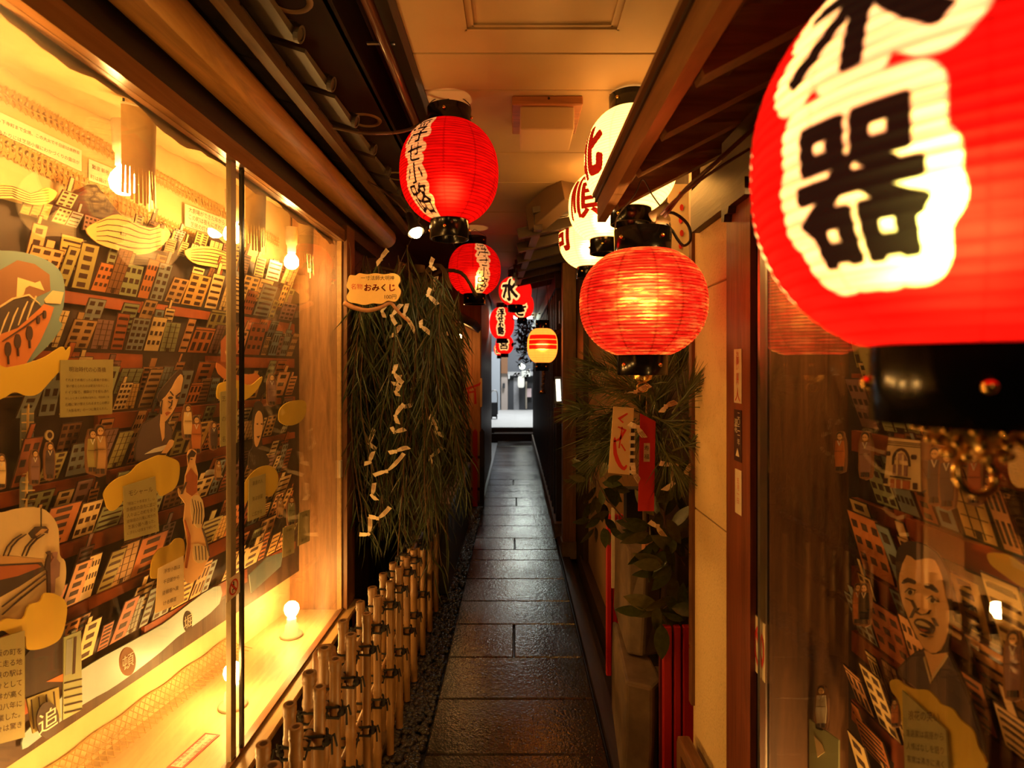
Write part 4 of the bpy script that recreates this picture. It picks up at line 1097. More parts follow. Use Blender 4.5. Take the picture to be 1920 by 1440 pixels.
cutout('leaflet_cutout', 'R', [([(1514,850),(1538,868),(1534,874),(1510,858)], 0)], [PAL[9]], 'small blank tan paper slip on the dark end of the right case', 'paper slip', None, .04)

# ---- bulbs, fringed paper shades
BY = [2.84, 2.25, 1.62, 1.02]  # nearest pair is assumed, out of view, kept for its light
nm = ['at the far end', 'behind the metal stile', 'at the photo bottom edge', 'assumed nearest, out of sight']
nmt = ['farthest, beside the last fringed shade', 'behind the metal stile', 'inside the nearest fringed shade', 'assumed nearest, out of sight']
for k, y in enumerate(BY):
    z = ZB-.004
    t = thing('light_bulb', (-1.08, y, z), 'glowing bulb in a white socket on the left case floor, ' + nm[k], 'light bulb', 'bulbs on the left case floor')
    MB().lathe([(.0001,0),(.052,0),(.052,.012),(.034,.018),(.030,.055),(.022,.060),(.022,.085),(.0001,.086)], (-1.08, y, z), 22).build('socket', M['porcelain'], t, True)
    MB().lathe([(.014,.084),(.016,.092),(.030,.112),(.035,.130),(.031,.150),(.018,.163),(.0001,.167)], (-1.08, y, z), 18).build('bulb', M['bulb'], t, True)
    zt = 2.36
    t = thing('light_bulb', (-1.08, y, 2.08), 'glowing bulb hanging under the left case ceiling paper, ' + nmt[k], 'light bulb', 'bulbs under the left case ceiling')
    MB().lathe([(.0001,.20),(.030,.20),(.026,.12),(.020,.11),(.020,.078),(.0001,.078)], (-1.08, y, 2.08), 18).build('socket', M['porcelain'], t, True)
    MB().lathe([(.014,.08),(.016,.072),(.030,.052),(.035,.034),(.031,.014),(.018,.001),(.0001,-.003)], (-1.08, y, 2.08), 18).build('bulb', M['bulb'], t, True)
    MB().tube([(-1.08, y, 2.27), (-1.08, y, 2.40)], .003, 6).build('flex', M['cable'], t)
ns = ['farthest of three, by the end wall', 'middle of three by the metal stile', 'nearest of three, upper left pane', 'out of sight']
for k, (y, x) in enumerate(((2.84, -1.01), (2.29, -1.01), (1.633, -1.045))):
    t = thing('fringed_shade', (x, y, 2.05), 'ochre fringed paper bulb shade in the left case, ' + ns[k], 'lamp shade', 'fringed shades in the left case')
    R = .062; mb = MB(); n = 16
    def P(i, z, r=R): 
        a = math.radians(-80 + 160*i/n); return (x-.03+r*math.cos(a), y+.012+r*math.sin(a), z)
    vs = []; fs = []
    for i in range(n+1):
        vs += [P(i, 2.315, R*.98), P(i, 2.15, R*.93)]
    for i in range(n): fs.append((2*i, 2*i+1, 2*i+3, 2*i+2))
    mb.add(vs, fs); mb.build('shade', M['shadepaper'], t, True)
    mb = MB()
    for i in range(n):
        zz = 2.055 + random.uniform(-.012, .025); fl_ = random.uniform(.93, 1.02)
        a0 = P(i+.02, 2.151, R*.93); a1 = P(i+.98, 2.151, R*.93); b1 = P(i+.80, zz, R*fl_); b0 = P(i+.15, zz, R*fl_)
        mb.add([a0, b0, b1, a1], [(0, 1, 2, 3)])
    mb.build('fringe', M['shadepaper'], t)
    MB().tube([P(i, 2.318, R*.98) for i in range(n+1)], .003, 6).build('rim', M['white'], t)
# ---- net garlands and banners on the back board
def backpt(px, py, off=.0):
    o = pB + nB*off
    return ray_plane(px, py, o, nB)
def garland_z(nme, y): return 2.364-.085*(y-1.64) if nme == 'upper' else 2.225-.125*(y-1.64)
for nme, lab in (('upper', 'straw garland of little tufts along the top of the text banners, left case'), ('lower', 'straw garland of little tufts hanging below the text banners, left case')):
    mb = MB(); o = pB + nB*.012
    for i in range(100):
        a = -2.0 + i*.0188
        y = 3.15+a*.9886
        c = o + uB*a + Zu*garland_z(nme, y)
        for s in ((-1, 1) if nme == 'upper' else (-1, -1.5, 1)):
            mb.card([(-.004, 0), (.001, 0), (.006, s*.012), (.016, s*.014), (.008, s*.019), (.010, s*.028), (.002, s*.020), (-.008, s*.022), (-.002, s*.012)], (c+nB*random.uniform(0,.004), uB, Zu, nB), .0008, 0)
    mb.tube([o+uB*a+Zu*(garland_z(nme, 3.15+a*.9886)+.003*math.sin(a*40)) for a in np.linspace(-2.0, -.12, 60)], .0025, 5)
    tag(mb.build('straw_garland', mat('straw', (.42,.25,.07), .7)), lab, 'garland')
# striped wave cards along the skyline
for pts, lab in (([(-30,352),(0,345),(30,352),(60,362),(85,352),(105,362),(90,380),(60,384),(20,372),(-30,372)], 'striped cream wave card on the skyline at the left photo edge, left case'),
                 ([(160,430),(190,412),(220,402),(250,418),(285,428),(300,420),(318,440),(290,470),(250,478),(215,468),(180,455)], 'striped cream wave card on the skyline under the nearest fringed shade, left case'),
                 ([(345,470),(380,462),(410,468),(440,490),(430,505),(395,500),(360,492)], 'striped cream wave card on the skyline left of the metal stile, left case')):
    c = smooth_loop(pts, 3)
    xs = [q[0] for q in pts]; ys = [q[1] for q in pts]; x0, x1 = min(xs), max(xs)
    L_ = [(c, 0)]
    for k in range(5):
        f0 = (k+.8)/6
        st = []
        for j in range(7):
            x = x0+(x1-x0)*(.12+.76*j/6)
            near = [q[1] for q in c if abs(q[0]-x) < (x1-x0)*.09]
            if near: st.append((x, min(near)+(max(near)-min(near))*f0))
        if len(st) > 2: L_.append((line(st, 1.6), 1))
    cutout('wave_cutout', 'L', L_, [PAL[2], M['brownink']], lab, 'cutout wave', None, .045)
def banner(pts, lines, label):
    off = .016; fr = frame('B', off); q = polyin('B', pts, off)
    ob = tag(MB().card(q, fr, .002).build('text_banner', M['white']), label, 'banner', 'text banners at the top of the left case')
    a0, a1 = q[0][0], q[1][0]; z0 = (q[0][1]+q[1][1])/2; z1 = (q[2][1]+q[3][1])/2
    tb = MB()
    for i, s in enumerate(lines):
        hgt = (z1-z0)
        tb.text(s, (fr[0]+fr[1]*((a0+a1)/2)+Zu*(z1-hgt*(i+.62)/len(lines))+nB*.0028, uB, Zu, nB), min(.8*hgt/len(lines), .95*abs(a1-a0)/len(s)))
    tb.build('lettering', M['brownink'], ob)
banner([(-40,232),(152,322),(152,282),(-40,192)], ['新町から下寺町まで全焼、この大火で千日前は焼野原','千日前あたりには芝居小屋にわかづくりの露店が'], 'long white text banner between the straw garlands at the left photo edge, left case')
banner([(166,338),(236,362),(236,326),(166,298)], ['難波 新地の火事で','町は焼けてしまった'], 'short white text banner left of the nearest fringed shade, left case')
banner([(346,424),(425,447),(425,412),(346,382)], ['大劇場ができた年から','この町は夜もにぎわい','芝居の灯がともった'], 'white three-line text banner left of the metal stile, left case')
# floor net and label
mb = MB(); o = Vector((0, 0, ZB+.0))
def floorback(y, up, out): return Vector((backx(y)+out, y, ZB+up))
for i in range(46):
    y = 1.45 + i*.026
    for s in (-1, 1):
        mb.tube([floorback(y, .085, .01), floorback(y+s*.045, .035, .03), floorback(y+s*.08, .003, .07)], .0014, 4, cap=False)
mb.tube([floorback(y, .086+.004*math.sin(y*30), .011) for y in np.linspace(1.4, 2.68, 40)], .003, 5)
mb.tube([floorback(y, .036, .031) for y in np.linspace(1.4, 2.68, 40)], .002, 5)
tag(mb.build('straw_net', mat('straw', (.50,.33,.11), .7)), 'diamond straw net along the back edge of the left case floor', 'net')
def floor_label(cs4, label, lines, border):
    zf = ZB-.003
    P3 = []
    for px, py in cs4:
        t_ = (H - zf)*F/(py-V0); P3.append(Vector(((px-U0)/F*t_, t_, zf)))
    ux = (P3[1]-P3[0]); vy = (P3[3]-P3[0])
    wd, hh = ux.length, vy.length
    U = ux.normalized(); V = Zu.cross(U)
    if V.dot(vy) < 0: V = -V
    n = Zu
    fr = (P3[0], U, V, n)
    ob = tag(MB().card([(0,0),(wd,0),(wd,hh),(0,hh)], fr, .002).build('floor_label', M['signred'] if border else M['white']), label, 'label')
    if border:
        MB().card([(.008,.008),(wd-.008,.008),(wd-.008,hh-.008),(.008,hh-.008)], (P3[0]+n*.002, U, V, n), .0006).build('sheet', M['white'], ob)
    tb = MB()
    for i, s in enumerate(lines):
        tb.text(s, (P3[0]+U*(wd/2)+V*(hh*(1-(i+.6)/(len(lines)+.2)))+n*.0029, U, V, n), min(.78*hh/len(lines), .9*wd/len(s)))
    tb.build('lettering', M['brownink'], ob)
    return ob
floor_label([(312,1440),(385,1375),(402,1372),(345,1440)], 'white label with red border lying on the left case floor', ['この町の建物は手作り','写真撮影はご自由に'], True)
# ================================================================== PAPER LANTERNS
def glyph_edges(body, size, cx, cz, sx=1.0, rot=0.0):
    """outline edges and triangles of one painted character in lantern surface metres"""
    vs, fs = text_mesh(body)
    a = np.array([(p[0], p[1]) for p in vs]); mn = a.min(0); mx = a.max(0)
    a = a - (mn+mx)/2
    a = a*np.array([size*sx, size])/1.0
    c, s = math.cos(rot), math.sin(rot)
    a = a @ np.array([[c, s], [-s, c]]) + np.array([cx, cz])
    cnt = {}
    for f in fs:
        for i in range(len(f)):
            e = (f[i], f[(i+1) % len(f)]); k = (min(e), max(e)); cnt[k] = cnt.get(k, 0)+1
    ed = [k for k, v in cnt.items() if v == 1]
    # merge coincident verts produce doubled edges: keep as is
    tri = []
    for f in fs:
        for i in range(1, len(f)-1): tri.append((f[0], f[i], f[i+1]))
    return a, ed, tri
def ink_field(pts, glyphs, reach=.05):
    """signed distance to the painted lettering, positive inside"""
    D = np.full(len(pts), -1.0)
    for a, ed, tri in glyphs:
        lo = a.min(0)-reach; hi = a.max(0)+reach
        idx = np.where((pts[:,0]>lo[0])&(pts[:,0]<hi[0])&(pts[:,1]>lo[1])&(pts[:,1]<hi[1]))[0]
        if not len(idx): continue
        p = pts[idx]
        e = np.array(ed); A = a[e[:,0]]; Bv = a[e[:,1]]-A
        L2 = (Bv**2).sum(1)+1e-12
        best = np.full(len(p), 9.0)
        for s in range(0, len(e), 64):
            w_ = p[:,None,:]-A[None,s:s+64]
            t = np.clip((w_*Bv[None,s:s+64]).sum(2)/L2[None,s:s+64], 0, 1)
            d = ((w_-t[...,None]*Bv[None,s:s+64])**2).sum(2).min(1)
            best = np.minimum(best, d)
        best = np.sqrt(best)
        T = np.array(tri); inside = np.zeros(len(p), bool)
        for s in range(0, len(T), 128):
            t = T[s:s+128]; a0, b0, c0 = a[t[:,0]], a[t[:,1]], a[t[:,2]]
            def cr(u, v): return (v[None,:,0]-u[None,:,0])*(p[:,None,1]-u[None,:,1])-(v[None,:,1]-u[None,:,1])*(p[:,None,0]-u[None,:,0])
            d1, d2, d3 = cr(a0,b0), cr(b0,c0), cr(c0,a0)
            inside |= (((d1>=0)&(d2>=0)&(d3>=0))|((d1<=0)&(d2<=0)&(d3<=0))).any(1)
        D[idx] = np.maximum(D[idx], np.where(inside, best, -best))
    return D
RED = (.80, .006, .004); CREAM = (1.0, .72, .26); PALE = (1.0, .68, .25); INK = (.012, .006, .004); DRED = (.055, .002, .001)
def lantern(loc, R, hh, rt, rb, label, m, glyphs=None, az0=0.0, rings=(.065, .065), ribs=26, seg=96, sub=6, bold=0.0, bulb=(3.0, (1,.55,.18)), wire=.12, hang=.30, detail=True, flat=2.3, bands=None, grp='lit paper lanterns along the alley'):
    """glyphs: list of (char, size, u, z); u runs along the skin to the reader's right, az0 is where u=0 (0 faces the camera end of the alley, positive turns left)"""
    t = thing('paper_lantern', loc, label, 'lantern', grp)
    loc = Vector(loc)
    rows_ = ribs*sub
    us = np.arange(seg)/seg*2*math.pi
    vs = np.arange(rows_+1)/rows_
    prof = []
    for v in vs:
        s = 2*v-1
        r_end = rb if s < 0 else rt
        r = r_end + (R-r_end)*(1-abs(s)**flat)**(1/ (flat*.62))
        ph = (v*ribs) % 1.0
        bulge = math.sin(math.pi*ph)
        prof.append((r*(1-.010*(1-bulge) if 0 < v < 1 else 1), (v-.5)*hh, 1-bulge))
    P = np.zeros((rows_+1, seg, 3)); ink = np.zeros((rows_+1, seg)); rib = np.zeros((rows_+1, seg)); uv = np.zeros((rows_+1, seg, 2))
    for i, (r, z, b) in enumerate(prof):
        # azimuth: a=0 faces -Y, positive toward -X
        P[i,:,0] = -r*np.sin(us); P[i,:,1] = -r*np.cos(us); P[i,:,2] = z
        rib[i,:] = b
        rib[i,::max(1, seg//10)] = np.maximum(rib[i,::max(1, seg//10)], .75)
        d = (us-az0+math.pi) % (2*math.pi) - math.pi
        uv[i,:,0] = -d*R*.97; uv[i,:,1] = z
    pts = uv.reshape(-1, 2)
    if bands:
        f = np.full(len(pts), -1.0)
        for z0, z1, u0, u1 in bands:
            f = np.maximum(f, np.minimum(np.minimum(pts[:,1]-z0, z1-pts[:,1]), np.minimum(pts[:,0]-u0, u1-pts[:,0])))
    else:
        f = np.full(len(pts), -1.0)
    if glyphs:
        f = np.maximum(f, ink_field(pts, [glyph_edges(*g) for g in glyphs]) + bold)
    verts = P.reshape(-1, 3)
    faces = []
    for i in range(rows_):
        for k in range(seg):
            k2 = (k+1) % seg
            faces.append((i*seg+k, (i+1)*seg+k, (i+1)*seg+k2, i*seg+k2))
    me = bpy.data.meshes.new('paper_shade')
    me.from_pydata(verts.tolist(), [], faces)
    me.polygons.foreach_set('use_smooth', [True]*len(faces))
    at = me.attributes.new('ink', 'FLOAT', 'POINT'); at.data.foreach_set('value', f.astype(np.float32))
    at = me.attributes.new('rib', 'FLOAT', 'POINT'); at.data.foreach_set('value', rib.reshape(-1).astype(np.float32))
    me.materials.append(m); me.update()
    ob = bpy.data.objects.new('paper_shade', me); ob.parent = t; COL.objects.link(ob)
    zt, zb = hh/2, -hh/2
    w_ = .004
    MB().lathe([(rt+.002, zt-.008), (rt+.004, zt+rings[0]), (rt-w_, zt+rings[0]), (rt-w_, zt-.008)], loc, 40).build('top_ring', M['black'], t, True)
    MB().lathe([(rb+.002, zb+.008), (rb+.004, zb-rings[1]), (rb-w_, zb-rings[1]), (rb-w_, zb+.008)], loc, 40).build('bottom_ring', M['black'], t, True)
    if detail:
        for zz, rr, nme in ((zt+rings[0]*.55, rt+.004, 'rivet'), (zb-rings[1]*.5, rb+.004, 'rivet')):
            for az in (az0-.5, az0+1.0, az0-2.3):
                c = loc + Vector((-rr*math.sin(az), -rr*math.cos(az), zz))
                MB().ball(c, .0065, 0, 10, 6).build(nme, M['brass'], t, True)
        # seam strings of the paper panels
    # hanging wire
    a = zt+rings[0]
    MB().tube(smooth_loop([(loc.x-rt, loc.y, loc.z+a-.03), (loc.x-rt*.95, loc.y, loc.z+a+wire*.25), (loc.x-rt*.3, loc.y, loc.z+a+wire*.7), (loc.x, loc.y, loc.z+a+wire), (loc.x+rt*.35, loc.y, loc.z+a+wire*.7), (loc.x+rt*.97, loc.y, loc.z+a+wire*.2), (loc.x+rt, loc.y, loc.z+a-.03)], 5, False), .0022, 6).build('hanging_wire', M['wire'], t)
    if bulb:
        l = lamp('lantern_bulb', 'POINT', loc+Vector((0, 0, zb*hang)), bulb[0], bulb[1], .035)
        l.parent = t; l.location = (0, 0, zb*hang)
    return t

m_red = lantern_mat('red_lantern_paper', RED, INK, CREAM, glow=.32, trans=.20, halo_w=.016, streak=.25, ribdark=.5, hot=(.5,.5,.5))
m_red_big = lantern_mat('red_lantern_paper_brushed', (.86,.008,.006), INK, (2.1,1.5,.72), glow=.50, trans=.26, halo_w=.019, ribdark=.5, streak=.3, hot=(.25,.6,.5), hot_r=.8)
m_red_plain = lantern_mat('red_lantern_paper_plain', (.62,.012,.008), INK, None, glow=.45, trans=.16, ribdark=.85, streak=.4, mottle=(1.15,.17,.06), hot=(.13,.9,.6), hot_r=.75)
m_pale = lantern_mat('cream_lantern_paper', PALE, DRED, None, glow=.95, trans=1.3, ribdark=.3, streak=.05, hot=(1,1,1), hot_r=.5)
m_far = lantern_mat('red_lantern_paper_far', RED, INK, CREAM, glow=1.0, trans=.3, halo_w=.02, streak=.1, ribdark=.2)
m_band = lantern_mat('striped_lantern_paper', (.86,.40,.09), (.36,.006,.003), None, glow=.34, trans=.45, ribdark=.12, streak=.05, hot=(.7,.7,.7), hot_r=.5)
WARM = (1, .58, .20)
# the huge near one, far right
big = lantern((.409, .52, 1.787), .186, .335, .079, .079, 'very large red lantern with black brushed characters, nearest the camera at the right edge', m_red_big,
        [('米', .135, -.002, .100, .95), ('器', .118, -.004, -.052, .86), ('米', .12, -.235, .06, 1.), ('器', .11, -.235, -.06, 1.)], math.radians(61), (.07, .068), 30, 260, 8, .0042, (3.6, WARM), .10)
mb = MB()
c = Vector((.409, .52, 1.787-.335/2-.068))
for i, z in enumerate((-.004, -.016, -.028)):
    rr = .045-.011*i
    for k in range(14-2*i):
        a = 2*math.pi*k/(14-2*i); mb.ball(c+Vector((rr*math.cos(a), rr*math.sin(a), z)), .0045, 0, 8, 5)
mb.lathe([(.046, .012), (.044, 0), (.03,-.015), (.012,-.032), (.0001,-.034)], c, 20)
mb.build('gold_filigree', M['brass'], big, True)
MB().tube([c+Vector((.017*math.cos(a), .004*math.sin(a), -.046+.017*math.sin(a))) for a in np.linspace(0, 6.283, 24)], .0045, 8).build('gold_loop', M['brass'], big, True)
# red plain lantern under the plank eave
plain = lantern((.378, 1.733, 1.79), .186, .305, .080, .070, 'plain red ribbed lantern under the plank eave, in front of the pale plaster pier', m_red_plain, None, 0, (.064, .058), 34, 128, 6, 0, (9.0, WARM), .15, hang=-.1)
mb = MB(); c = Vector((.378, 1.733, 1.79-.305/2-.058))
mb.lathe([(.030, .002), (.026, -.012), (.012, -.022), (.0001, -.024)], c, 16); 
for k in range(10): mb.ball(c+Vector((.024*math.cos(k*.628), .024*math.sin(k*.628), -.010)), .004, 0, 6, 4)
mb.build('gold_filigree', M['brass'], plain, True)
MB().tube([c+Vector((.016*math.cos(a), .002, -.036+.014*math.sin(a))) for a in np.linspace(0, 6.283, 18)], .0025, 6).build('gold_loop', M['brass'], plain, True)
for k in range(8):
    pass
# first red lantern hanging from the ceiling, with brush lettering
def column(chars, sizes, z0):
    out = []; z = z0
    for ch, s in zip(chars, sizes):
        out.append((ch, s, 0, z-s*.46, 1.0)); z -= s*.90
    return out
l1 = lantern((-.255, 2.29, 2.36), .192, .375, .082, .072, 'large red ceiling lantern lettered down its left side, nearest on the alley left', m_red,
        column('浮せ小路', (.11, .085, .08, .105), .165), math.radians(36), (.062, .070), 34, 150, 4, .0004, (2.4, WARM), .085)
cb = MB(); cb.tube(smooth_loop([(-.62, 2.0, 2.42), (-.5, 2.05, 2.42), (-.38, 2.2, 2.50), (-.28, 2.29, 2.632), (-.255, 2.29, 2.645)], 6, False), .006, 8)
tag(cb.build('lamp_cable', M['wire']), 'brown lamp cable swagging from the tiled eave up to the large red ceiling lantern', 'cable')
l2 = lantern((-.300, 4.4, 2.335), .196, .365, .085, .080, 'second red ceiling lantern lettered down the middle, behind the first and beside the willow', m_red,
        column('浮せ小路', (.11, .085, .08, .105), .17), math.radians(-24), (.062, .075), 30, 120, 4,   .0006, (2.6, WARM), .06)
# cream lanterns, right of the alley above the plank eave
def pl_at(px, py, Y): return pix(px, py, Y)
lantern(pl_at(1183, 302, 2.25), .178, .375, .080, .075, 'cream lantern with dark red character, nearest of three above the plank eave', m_pale, [('北', .19, 0, .015, .9)], math.radians(76), (.06, .055), 34, 130, 4, .011, (2.4, (1,.66,.28)), .07)
lantern(pl_at(1134, 388, 3.05), .188, .34, .085, .075, 'cream lantern with a large dark red character, middle of three on the right', m_pale, [('順', .24, 0, .02, .9)], math.radians(46), (.06, .075), 30, 110, 4, .004, (2.4, (1,.66,.28)), .06)
lantern(pl_at(1106, 447, 3.75), .20, .37, .085, .080, 'cream lantern with dark red character, farthest and lowest of three on the right', m_pale, [('司', .21, 0, .0, .9)], math.radians(72), (.06, .07), 28, 100, 4, .009, (2.4, (1,.66,.28)), .06)
# distant lanterns down the alley
def far(px, py, Y, Dpx, Hpx, glyphs, az, label, m=None, bulb=1.2, bold=.006, rg=.07, **k):
    s = Y/F
    k.setdefault('wire', max(.03, HC-(pix(px, py, Y).z+Hpx*s/2+rg)))
    return lantern(pix(px, py, Y), Dpx*s/2, Hpx*s, Dpx*s*.21, Dpx*s*.21, label, m or m_far, glyphs, math.radians(az), (rg, rg), 14, 64, 4, bold, (bulb, WARM), k.pop('wire'), False, **k)
far(966, 546, 5.9, 62, 52, [('水', .23, 0, .0, .8)], 22, 'red lantern with one thick black character, under the dark tiled roof mid alley')
far(979, 573, 7.4, 44, 46, [('き', .2, 0, -.05, 1.)], 10, 'small red lantern overlapping the thick-lettered one, mid alley')
far(941, 606, 9.3, 47, 58, column('浮せ小路', (.14, .10, .09, .12), .22), 4, 'tall red lantern with pale lettering hanging against the wooden shop wall mid alley')
far(946, 646, 11.2, 34, 34, [('宮', .2, 0, 0, 1.)], 4, 'distant red lantern below the tall red one, near the alley end')
far(936, 655, 12.2, 20, 22, [('宮', .16, 0, 0, 1.)], 10, 'most distant tiny red lantern at the alley end, left')
far(1017, 648, 5.0, 57, 64, None, 0, 'cream lantern with three red bands, beside the dark cloth curtain', m_band, 2.4, 0, flat=2.6, bands=[(.052,.088,-.14,.15),(.010,.045,-.14,.15),(-.032,.003,-.14,.15)])
# red lanterns seen through the willow
far(838, 643, 6.6, 34, 36, [('宮', .12, 0, 0, 1.)], 0, 'red lantern glimpsed through the willow, upper of two', wire=.16, rg=.03)
far(836, 694, 6.6, 36, 36, [('宮', .12, .03, 0, 1.)], 0, 'red lantern glimpsed through the willow, lower of two', wire=.055, rg=.03)
# ================================================================== BAMBOO FENCE
ff = thing('bamboo_fence', (-.55, 2.2, 0), 'low fence of two staggered rows of bamboo poles before the left case', 'fence')
rng2 = random.Random(11)
def pole(x, y, ztop, r):
    mb = MB(); mb2 = MB()
    nodes = sorted([rng2.uniform(.06, .2)+.24*k+rng2.uniform(-.03, .03) for k in range(int(ztop/.24)+1)])
    prof = [(r*.95, 0)]
    for z in nodes:
        if z < ztop-.03: prof += [(r*.97, z-.012), (r*1.13, z-.004), (r*1.02, z), (r*1.12, z+.004), (r*.96, z+.014)]
    zc = ztop-.022
    prof = [p for p in prof if p[1] < zc-.016]
    prof += [(r*.97, zc-.012), (r*1.14, zc-.003), (r*1.0, zc+.001), (r*1.10, zc+.006), (r*1.08, ztop-.002), (r*1.0, ztop), (r*.58, ztop), (r*.52, ztop-.012), (.0001, ztop-.014)]
    tilt = rng2.uniform(-.008, .008)
    vs0 = len(mb.v)
    mb.lathe(prof, (x, y, 0), 12)
    k = len(prof)
    for i in range(len(mb.f)):
        if i >= (k-3)*12: mb.m[i] = 1
    mb.build('bamboo_pole', [M['bamboo'], M['bamboo_in']], ff, True)
XF, XK = -.516, -.578
fronts = [(511,1435),(556,1362),(599,1287),(628,1235),(657,1189),(688,1150),(709,1118),(732,1090),(748,1063),(764,1044),(776,1030),(792,1030),(806,1015),(818,1000)]
backs = [(494,1394),(543,1319),(581,1260),(608,1214),(645,1163),(675,1128),(699,1101),(718,1075),(738,1055),(756,1040),(770,1026),(784,1015)]
for pts, X in ((fronts, XF), (backs, XK)):
    for px, py in pts:
        p = onX(px, py, X)
        pole(X+rng2.uniform(-.003,.003), p.y, p.z, rng2.uniform(.0155, .0185))
for y in (.90, 1.07):
    pole(XF, y, .75, .017); pole(XK, y-.06, .76, .017)
ymax = onX(818, 1000, XF).y
for z in (.62, .34):
    MB().tube([((XF+XK)/2, .8, z), ((XF+XK)/2, 2.2, z+.004), ((XF+XK)/2, ymax+.1, z)], .0145, 10).build('bamboo_rail', M['bamboo'], ff, True)
for pts, X, s in ((fronts, XF, 1), (backs, XK, -1)):
    for k, (px, py) in enumerate(pts):
        p = onX(px, py, X)
        for z in ((.62, .34) if k < 12 else (.62,)):
            mb = MB(); cx = (XF+XK)/2
            for d in (-1, 1):
                mb.tube([(X+s*.016, p.y-d*.016, z+.016), (X+s*.021, p.y, z), (X+s*.016, p.y+d*.016, z-.016), (cx-s*.015, p.y+d*.018, z-.012), (cx-s*.017, p.y-d*.016, z+.012), (X+s*.016, p.y-d*.016, z+.016)], .0042, 5, cap=False)
            mb.ball((X+s*.026, p.y, z), .010, 0, 7, 5)
            for q in (-1, 1):
                mb.tube([(X+s*.026, p.y, z), (X+s*.036, p.y+.010*q, z+.006), (X+s*.040, p.y+.020*q, z-.022-rng2.random()*.012)], .0032, 5)
            mb.ball((X+s*.020, p.y, z-.004), .017, 0, 8, 5, (.8, 1.1, .75))
            mb.build('cord_knot', M['cord'], ff)
pw = onX(633, 1190, -.55)
mb = MB(); mb.lathe([(.038,0),(.040,.3),(.037,.5),(.041,.62),(.036,.70),(.026,.715),(.0001,.712)], (-.60, 1.86, 0), 14)
rv = np.random.RandomState(5)
mb.v = [(x+.004*rv.randn()*.6, y+.004*rv.randn()*.6, z) for x, y, z in mb.v]
tag(mb.build('weathered_post', wood('weathered_post_wood', (.22,.10,.04), .55, 'Z', .6, .3), smooth=True), 'weathered round wooden post standing among the bamboo poles before the left case', 'post')

# ================================================================== WILLOW WITH FORTUNE SLIPS
wi = thing('weeping_willow', (-.62, 3.75, 0), 'dark weeping willow with long hanging leaves between the left case and the second red lantern', 'tree')
mb = MB(); mb.tube(smooth_loop([(-.66,3.75,0),(-.64,3.74,.7),(-.67,3.78,1.4),(-.62,3.72,2.0),(-.6,3.7,2.25)], 4, False), .035, 10)
mb.build('trunk', M['stem'], wi, True)
rl = random.Random(5)
leaf_mb = MB(); stem_mb = MB()
def willow_leaf(p, d, L, wd, mi):
    d = Vector(d).normalized()
    sd = d.cross(Vector((rl.uniform(-1,1), rl.uniform(-1,1), .2))).normalized()*wd
    bend = Vector((rl.uniform(-.2,.2), rl.uniform(-.2,.2), -.25))*L
    q1 = p + d*L*.4 + bend*.12; q2 = p + d*L*.75 + bend*.45; q3 = p + d*L + bend
    nn = sd.cross(d).normalized()*wd*.25
    leaf_mb.add([p, q1-sd*.5, q1+nn, q1+sd*.5, q2-sd*.4, q2+nn, q2+sd*.4, q3], [(0,1,2),(0,2,3),(1,4,5,2),(2,5,6,3),(4,7,5),(5,7,6)], mi)
def strand(top, drop, outx, outy, n):
    pts = []
    for i in range(n+1):
        s = i/n
        pts.append(Vector((top.x+outx*(1-(1-s)**2.2)+.05*s*math.sin(s*5+top.y*9+top.x*17), top.y+outy*(1-(1-s)**2.2)+.05*s*math.cos(s*4+top.x*28), top.z-drop*s**1.25)))
    stem_mb.tube(pts, .0028, 4, cap=False)
    for i in range(1, n+1):
        d0 = (pts[i]-pts[i-1]).normalized()
        for k in range(2):
            p = pts[i-1].lerp(pts[i], rl.random())
            sp = Vector((rl.uniform(-1,1), rl.uniform(-1,1), rl.uniform(-.3,.35)))*.72
            willow_leaf(p, d0 + sp, rl.uniform(.10, .20), rl.uniform(.006, .0095), 1 if rl.random() < .16 else 0)
    willow_leaf(pts[-1], d0, .15, .008, 0)
strands = []
for i in range(215):
    # crown as a drooping column: position on its outline by photo columns 665..868
    py_ = 3.1 + rl.random()*1.0
    px = 668 + 190*rl.random()**.9
    base = pix(px, 690, py_)
    x = base.x
    if x < -.97: x = -.97
    zb = {0: .62}.get(0)
    f_ = (px-668)/200
    zend = .60 + rl.random()*.75 - .12*f_
    if f_ > .78: zend += .25
    ztop = min(2.28, 2.22 - .42*max(0, f_-.5) + rl.uniform(-.25, .05))
    outx = rl.uniform(-.05, .12)*(.6+f_)
    strand(Vector((x-outx*.9, py_, ztop)), ztop-zend, outx, rl.uniform(-.12, .04), 20)
tag(leaf_mb.build('foliage', [M['willow'], M['willow2']], wi), None, None, kind='stuff')
tag(stem_mb.build('hanging_twigs', M['stem'], wi), None, None, kind='stuff')
mb = MB()
for k in range(7):
    a = k*.9
    mb.tube(smooth_loop([(-.62,3.72,1.9+.05*k),(-.62+.10*math.cos(a),3.72-.12*abs(math.sin(a)),2.18),(-.60+.26*math.cos(a),3.68-.3*abs(math.sin(a)),2.2),(-.58+.34*math.cos(a),3.66-.42*abs(math.sin(a)),2.05)], 4, False), .012, 7, rs=None)
mb.build('branches', M['stem'], wi, True)

